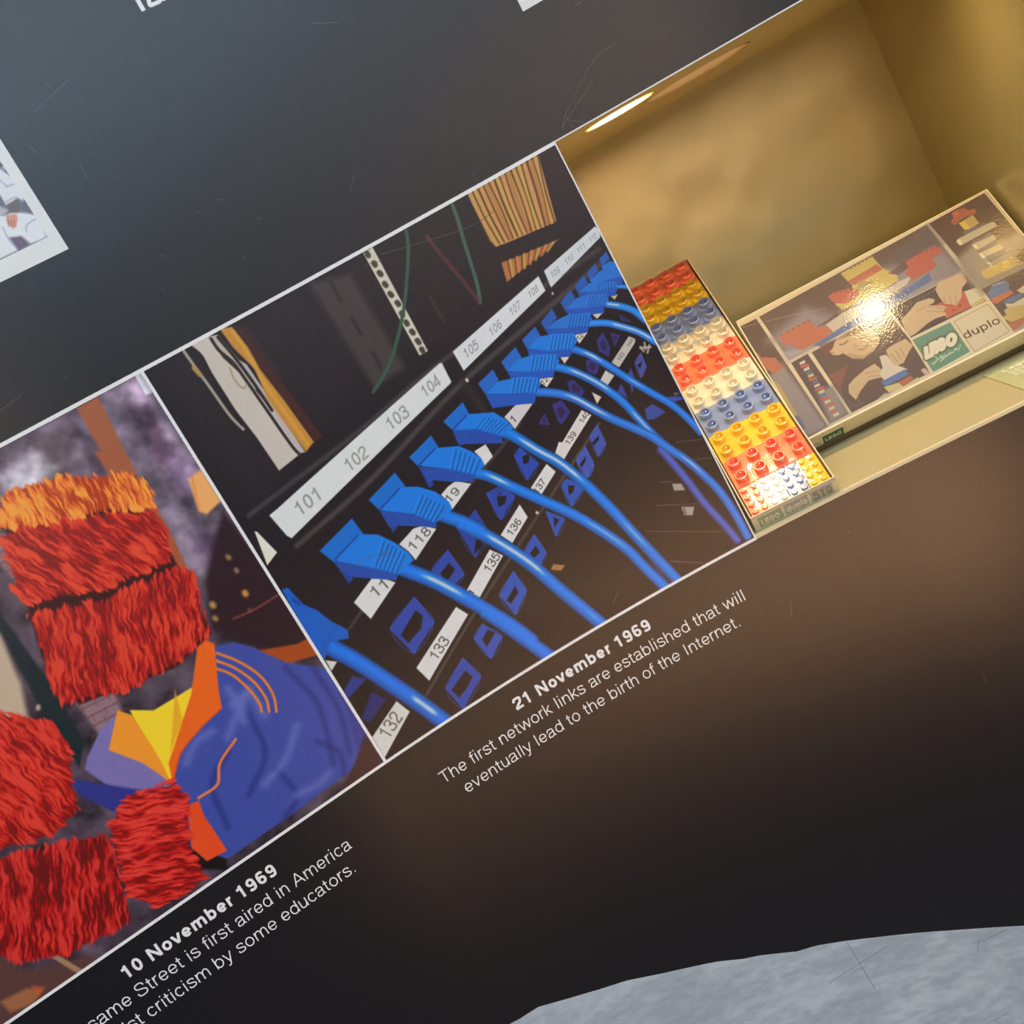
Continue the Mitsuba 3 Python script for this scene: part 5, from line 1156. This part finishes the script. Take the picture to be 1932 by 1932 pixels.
for i, (x, y, r, on) in enumerate(LAMPS):
    d = thing('downlight', ['lit round downlight near the left end of the niche ceiling', 'large unlit round recess in the middle of the niche ceiling', 'lit round downlight near the right end of the niche ceiling'][i], 'downlight')
    dep = 0.035 if on else 0.004
    obj('recess', barrel(x, y, 1.0, 1.0 + dep, r), 'm_gold_bright' if on else 'm_recess', d, smooth=True); obj('rim', disc(x, y, 0.9985, r + 0.006, inner=r - 0.002), 'm_gold_bright', d)
    if on: obj('bulb', disc(x, y, 1.0 + dep - 0.003, r * 0.96), 'm_card', d, emitter={'type': 'area', 'radiance': rgb(*(LAMP_L * (1.75 if i == 2 else 0.97) * c for c in (1.0, 0.70, 0.32)))})
    obj('back', disc(x, y, 1.0 + dep, r), 'm_recess', d)
# thin pale edging of the opening, and the lip along its lower edge
obj('edging', join(slab(-0.0035, 0.0, 0.0, 1.0, 0.0008, -0.002, 0.02), slab(-0.0035, OPEN, 1.0, 1.003, 0.0008, -0.002, 0.02)), 'm_paper', t, label='thin white edge of the opening')
obj('lip', slab(0.0, OPEN, -0.0015, 0.0055, 0.0010, -0.0035, 0.02), 'm_lip', t, label='pale cream lip along the lower edge')
# hidden rests that hold the tilted boxes
def prism(x0, x1, yz):
    n = len(yz); v = np.vstack([np.c_[np.full(n, x0), yz], np.c_[np.full(n, x1), yz]]); k = np.arange(n); q = (k + 1) % n
    fan = [[0, i, i + 1] for i in range(1, n - 1)]
    m = trimesh.Trimesh(niche(v), np.vstack([fan, np.array(fan)[:, ::-1] + n, np.stack([k, k + n, q], 1), np.stack([q, k + n, q + n], 1)]), process=False); m.fix_normals(); return m

# ---------------------------------------------------------------- the tall box of big bricks under clear film
P1 = 0.56307751
D1, N1 = np.array([0, math.cos(P1), math.sin(P1)]), np.array([0, -math.sin(P1), math.cos(P1)])
O1 = np.array([0.0085, 0.0142, 0.0418])
M1 = np.eye(4); M1[:3, 0], M1[:3, 1], M1[:3, 2] = ROT @ [1, 0, 0], ROT @ D1, ROT @ N1; M1[:3, 3] = niche(O1)
def rounded(x, y, z, r, flat_bottom=False):
    """A box of the given size standing on z = 0 with rounded upper and side edges."""
    e = [trimesh.creation.icosphere(1, r) for _ in range(8)]; pts = []
    for sx in (r, x - r):
        for sy in (r, y - r):
            for sz in (r, z - r): pts.append(trimesh.creation.icosphere(1, r).vertices + (sx, sy, sz))
    m = m3.Manifold.hull_points(np.vstack(pts).astype(np.float64)).to_mesh(); return trimesh.Trimesh(m.vert_properties[:, :3], m.tri_verts)
def placed(m, M): m = m.copy(); m.apply_transform(M); return m
def bx(x0, x1, y0, y1, z0, z1): return wbox(x0, x1, y0, y1, z0, z1)
BWID, BLEN, BTH = 0.2132 * H, 1.009 * H, 0.0482 * H
X0, Y0 = (0.2132 - 0.2) / 2 * H - 0.0002, 0.0025 * H          # where the bricks begin inside the tray
box1 = thing('toy_brick_box', 'tall narrow white box of big coloured bricks leaning back at the left of the niche', 'toy box')
w = 0.0010
tray = join(bx(0, BWID, 0, BLEN, -BTH, -BTH + w), bx(0, w, 0, BLEN, -BTH, 0.0003), bx(BWID - w, BWID, 0, BLEN, -BTH, 0.0003), bx(0, BWID, 0, w, -BTH, 0.0003), bx(0, BWID, BLEN - w, BLEN, -BTH, 0.0003))
obj('tray', placed(tray, M1), 'm_card', box1, label='white card tray')
# the printed end of the tray, facing the room
def end_panel(x0, x1, z0, z1, k): return placed(bx(x0 * H, x1 * H, -k, 0.00005, -z1 * H, -z0 * H), M1)
e1 = obj('end_label', end_panel(0.014, 0.074, 0.006, 0.043, 0.00025), 'm_card_green', box1, label='greenish label reading LEGO'); e2 = obj('end_label', end_panel(0.080, 0.140, 0.006, 0.043, 0.00025), 'm_card_grey', box1, label='grey label reading duplo'); e3 = obj('end_label', end_panel(0.146, 0.202, 0.006, 0.043, 0.00025), 'm_card_grey', box1, label='grey label reading 510')
def end_text(txt, x0, x1, base, cap, m, parent, bold, k):
    g = fit_text(txt, x0, x1, base, cap, bold); parts = []
    for q in getattr(g, 'geoms', [g]):
        e = trimesh.creation.extrude_polygon(q, 0.0012, engine='earcut'); parts.append(e)
    e = join(*parts); v = np.asarray(e.vertices); e.vertices = np.c_[v[:, 0] * H, -(0.00025 + v[:, 2] * 0.25), v[:, 1] * H]
    e.fix_normals(); obj('lettering', placed(e, M1), m, parent)
end_text('LEGO', 0.020, 0.066, -0.037, 0.019, 'm_card', e1, 0.2, 0); end_text('duplo', 0.085, 0.136, -0.036, 0.020, 'm_card', e2, 0.15, 0); end_text('510', 0.152, 0.198, -0.038, 0.026, 'm_card_line', e3, 0.2, 0)
def stud(r, h, hollow):
    if hollow: prof = [(0, h * 0.04), (r * 0.66, h * 0.04), (r * 0.70, h * 0.94), (r * 0.76, h), (r * 0.92, h), (r, h * 0.93), (r, -0.0002)]
    else: prof = [(0, h), (r * 0.88, h), (r, h * 0.88), (r, -0.0002)]
    m = trimesh.creation.revolve(np.array(prof)[::-1], sections=22); m.fix_normals(); return m
BIG, SMALL = stud(0.0050, 0.0052, True), stud(0.00245, 0.0018, False)
COLS = ['red', 'yellow', 'blue', 'white', 'red', 'white', 'blue', 'yellow', 'red']      # from the low end up
studs = []
ply_big, ply_small = {}, {}
for c in BRICK: ply_big[c] = mikit.ply(BIG, 'm_brick_' + c, 35); ply_small[c] = mikit.ply(SMALL, 'm_brick_' + c, 35)
def brick(color, x0, y0, nx, ny, pitch, big, label):
    t = thing('toy_brick', label, 'toy brick', 'bricks laid in the tall box')
    body = rounded(nx * pitch - 0.0002, ny * pitch - 0.0002, 0.011, 0.0004); body.apply_translation((x0 + 0.0001, y0 + 0.0001, -0.0115))
    obj('body', placed(body, M1), 'm_brick_' + color, t, smooth=40)
    for i in range(nx):
        for j in range(ny):
            x, y = x0 + (i + 0.5) * pitch, y0 + (j + 0.5) * pitch; studs.append((x, y, big))
            P = np.eye(4); P[:3, 3] = (x, y, -0.0005); share('stud', (ply_big if big else ply_small)[color], t, T((M1 @ P).tolist()))
ORD = ['lowest', 'second lowest', 'third from low end', 'fourth from low end', 'middle', 'fourth from the top', 'third from the top', 'second from the top', 'topmost']
for i, c in enumerate(COLS):
    brick(c, X0, Y0 + 0.032 * (i + 1), 4, 2, 0.016, True, f'big {c} eight-stud brick, {ORD[i]} in the tall box')
for i, (c, wh) in enumerate((('red', 'at the left of the low end'), ('white', 'second from the left at the low end'), ('blue', 'third from the left at the low end'), ('yellow', 'at the right of the low end'))):
    brick(c, X0 + 0.016 * i, Y0, 2, 4, 0.008, False, f'small {c} eight-stud brick {wh} of the tall box')
# clear film drawn over the bricks, domed above every stud
gx, gy = np.linspace(0.0006, BWID - 0.0006, 150), np.linspace(0.0006, BLEN - 0.0006, 720); GX, GY = np.meshgrid(gx, gy)
z = np.full(GX.shape, 0.0009) + 0.0011 * (meshkit.fbm(np.stack([GX * 55, GY * 55, 0 * GX], -1), 2, 3) - 0.5)
low = np.clip((Y0 + 0.0325 - GY) / 0.002, 0, 1); z = z * (1 - low) + low * (0.0024 + 0.0004 * (meshkit.fbm(np.stack([GX * 90, GY * 90, 0 * GX], -1), 2, 9) - 0.5))
for x, y, big in studs:
    j = np.abs(gy - y) < 0.012; i = np.abs(gx - x) < 0.012; r = np.hypot(GX[np.ix_(j, i)] - x, GY[np.ix_(j, i)] - y)
    if not big: z[np.ix_(j, i)] += 0.00028 * np.clip(1 - (r / 0.0036) ** 2, 0, 1); continue
    q = np.clip((0.0078 - r) / 0.0023, 0, 1); z[np.ix_(j, i)] = np.maximum(z[np.ix_(j, i)], 0.0006 + 0.0050 * q * q * (3 - 2 * q) + 0.0014 * np.clip(1 - (r / 0.0056) ** 2, 0, 1))
n, m_ = len(gx), len(gy); jj, ii = np.meshgrid(np.arange(m_ - 1), np.arange(n - 1), indexing='ij'); a = (jj * n + ii).ravel()
film = trimesh.Trimesh(np.stack([GX.ravel(), GY.ravel(), z.ravel()], -1), np.vstack([np.stack([a, a + 1, a + n + 1], 1), np.stack([a, a + n + 1, a + n], 1)]), process=False)
obj('clear_cover', placed(film, M1), 'm_film', box1, smooth=True, label='clear plastic film domed over the bricks')
obj('rim', placed(join(bx(0, 0.0010, 0, BLEN, 0.0004, 0.0014), bx(BWID - 0.0010, BWID, 0, BLEN, 0.0004, 0.0014), bx(0, BWID, 0, 0.0010, 0.0004, 0.0014), bx(0, BWID, BLEN - 0.0010, BLEN, 0.0004, 0.0014)), M1), 'm_card', box1, label='narrow white rim')

# ---------------------------------------------------------------- the wide printed box
P2 = 0.86323373
D2, N2 = np.array([0, math.cos(P2), math.sin(P2)]), np.array([0, -math.sin(P2), math.cos(P2)])
O2 = np.array([0.2365, 0.31894, 0.0662]); W2_, H2_, T2_ = 0.7332, 0.41928, 0.09769
M2 = np.eye(4); M2[:3, 0], M2[:3, 1], M2[:3, 2] = ROT @ [1, 0, 0], ROT @ D2, ROT @ N2; M2[:3, 3] = niche(O2)
box2 = thing('toy_box', 'wide printed toy box with pictures of brick models leaning back behind the tall box', 'toy box')
body = rounded(W2_ * H, H2_ * H, T2_ * H, 0.0012); body.apply_translation((0, 0, -T2_ * H - 0.0001)); obj('carton', placed(body, M2), 'm_card', box2, smooth=40, label='white carton')
p = Print(4, 729, 5, 413, 1.15, (232, 204, 152)); p.draw(BOXTOP); p.c = 44 + p.c * 0.83; p.grain(1.6)
U_, V_ = np.meshgrid(p.u, p.v); n, m_ = len(p.u), len(p.v); jj, ii = np.meshgrid(np.arange(m_ - 1), np.arange(n - 1), indexing='ij'); a = (jj * n + ii).ravel()
v = np.stack([U_.ravel() / 1000 * H, V_.ravel() / 1000 * H, np.full(U_.size, 0.00006)], -1)
obj('printed_lid', placed(trimesh.Trimesh(v, np.vstack([np.stack([a, a + 1, a + n + 1], 1), np.stack([a, a + n + 1, a + n], 1)]), process=False), M2), 'm_card_print', box2, smooth=True, color=p.pigment((1.70, 1.58, 1.32)), label='glossy lid with framed pictures, a green LEGO square and the word duplo')
obj('shade_band', placed(bx(0.0008, W2_ * H - 0.0008, -0.0005, 0.002, -T2_ * H - 0.0001, -0.066 * H), M2), 'm_shade_band', box2, label='dark brown band of painted shade along the foot of the box')  # contact shade near the floor, put into colour as a dark strip
obj('lid_edge', placed(join(bx(0, W2_ * H, H2_ * H - 0.0011, H2_ * H, 0.0, 0.0007), bx(W2_ * H - 0.0011, W2_ * H, 0, H2_ * H, 0.0, 0.0007), bx(0, W2_ * H, 0, 0.0008, 0.0, 0.0004)), M2), 'm_card', box2)
def low_side(x0, x1, z0, z1, m, name, k=0.00012, parent=None, label=None): return obj(name, placed(bx(x0 * H, x1 * H, -k, 0.0, -z1 * H, -z0 * H), M2), m, parent or box2, label=label)
g1 = low_side(0.042, 0.100, 0.024, 0.070, 'm_card_deepgreen', 'side_label', label='dark green side label reading LEGO'); low_side(-0.0005, 0.034, 0.042, 0.070, 'm_card_grey', 'side_label', label='grey side label')
low_side(0.106, 0.1068, 0.018, 0.08, 'm_card_line', 'side_line'); low_side(0.036, 0.0368, 0.018, 0.08, 'm_card_line', 'side_line')
def low_text(txt, x0, x1, base, cap, m, parent, bold=0.15, nm='lettering'):
    g = fit_text(txt, x0, x1, base, cap, bold); e = join(*[trimesh.creation.extrude_polygon(q, 0.001, engine='earcut') for q in getattr(g, 'geoms', [g])])
    v = np.asarray(e.vertices); e.vertices = np.c_[v[:, 0] * H, -(0.0001 + v[:, 2] * 0.2), v[:, 1] * H]; e.fix_normals(); obj(nm, placed(e, M2), m, parent)
low_text('LEGO', 0.048, 0.094, -0.056, 0.017, 'm_card', g1, 0.2); low_text('duplo', 0.012, 0.030, -0.060, 0.011, 'm_card', box2)

# ---------------------------------------------------------------- clear caption plate on the niche floor
plate = thing('caption_plate', 'greenish clear plate with small white lettering lying on the niche floor at the right', 'caption plate')
pl = prism(0.702, 0.970, np.array([(0.060, 0.0002), (0.345, 0.0002), (0.345, 0.0035), (0.060, 0.0035)])); obj('sheet', pl, 'm_acrylic', plate)
def plate_text(shape, nm):
    parts = []
    for q in getattr(shape, 'geoms', [shape]):
        v, f = trimesh.creation.triangulate_polygon(q, engine='earcut'); m = trimesh.Trimesh(niche(np.c_[v, np.full(len(v), 0.0039)]), f, process=False)
        if m.face_normals[:, 2].sum() < 0: m.invert()
        parts.append(m)
    obj(nm, join(*parts), 'm_acrylic_ink', plate)
plate_text(fit_text('Lego', 0.735, 0.797, 0.287, 0.021, 0.15), 'text_line')
for i in range(4): plate_text(union_all([sbox(x, 0.266 - 0.0145 * i, x + 0.0105, 0.2695 - 0.0145 * i) for x in np.arange(0.737, 0.940 - 0.03 * (i == 3), 0.0140)]), 'text_line')

# ---------------------------------------------------------------- rests under the two boxes (out of sight behind them)
obj('rest', prism(0.05, 0.18, np.array([(0.60, 0.0), (0.66, 0.0), (0.66, 0.388), (0.60, 0.350)])), 'm_gold', 'display_niche'); obj('rest', prism(0.45, 0.75, np.array([(0.60, 0.0), (0.66, 0.0), (0.66, 0.302), (0.60, 0.232)])), 'm_gold', 'display_niche')
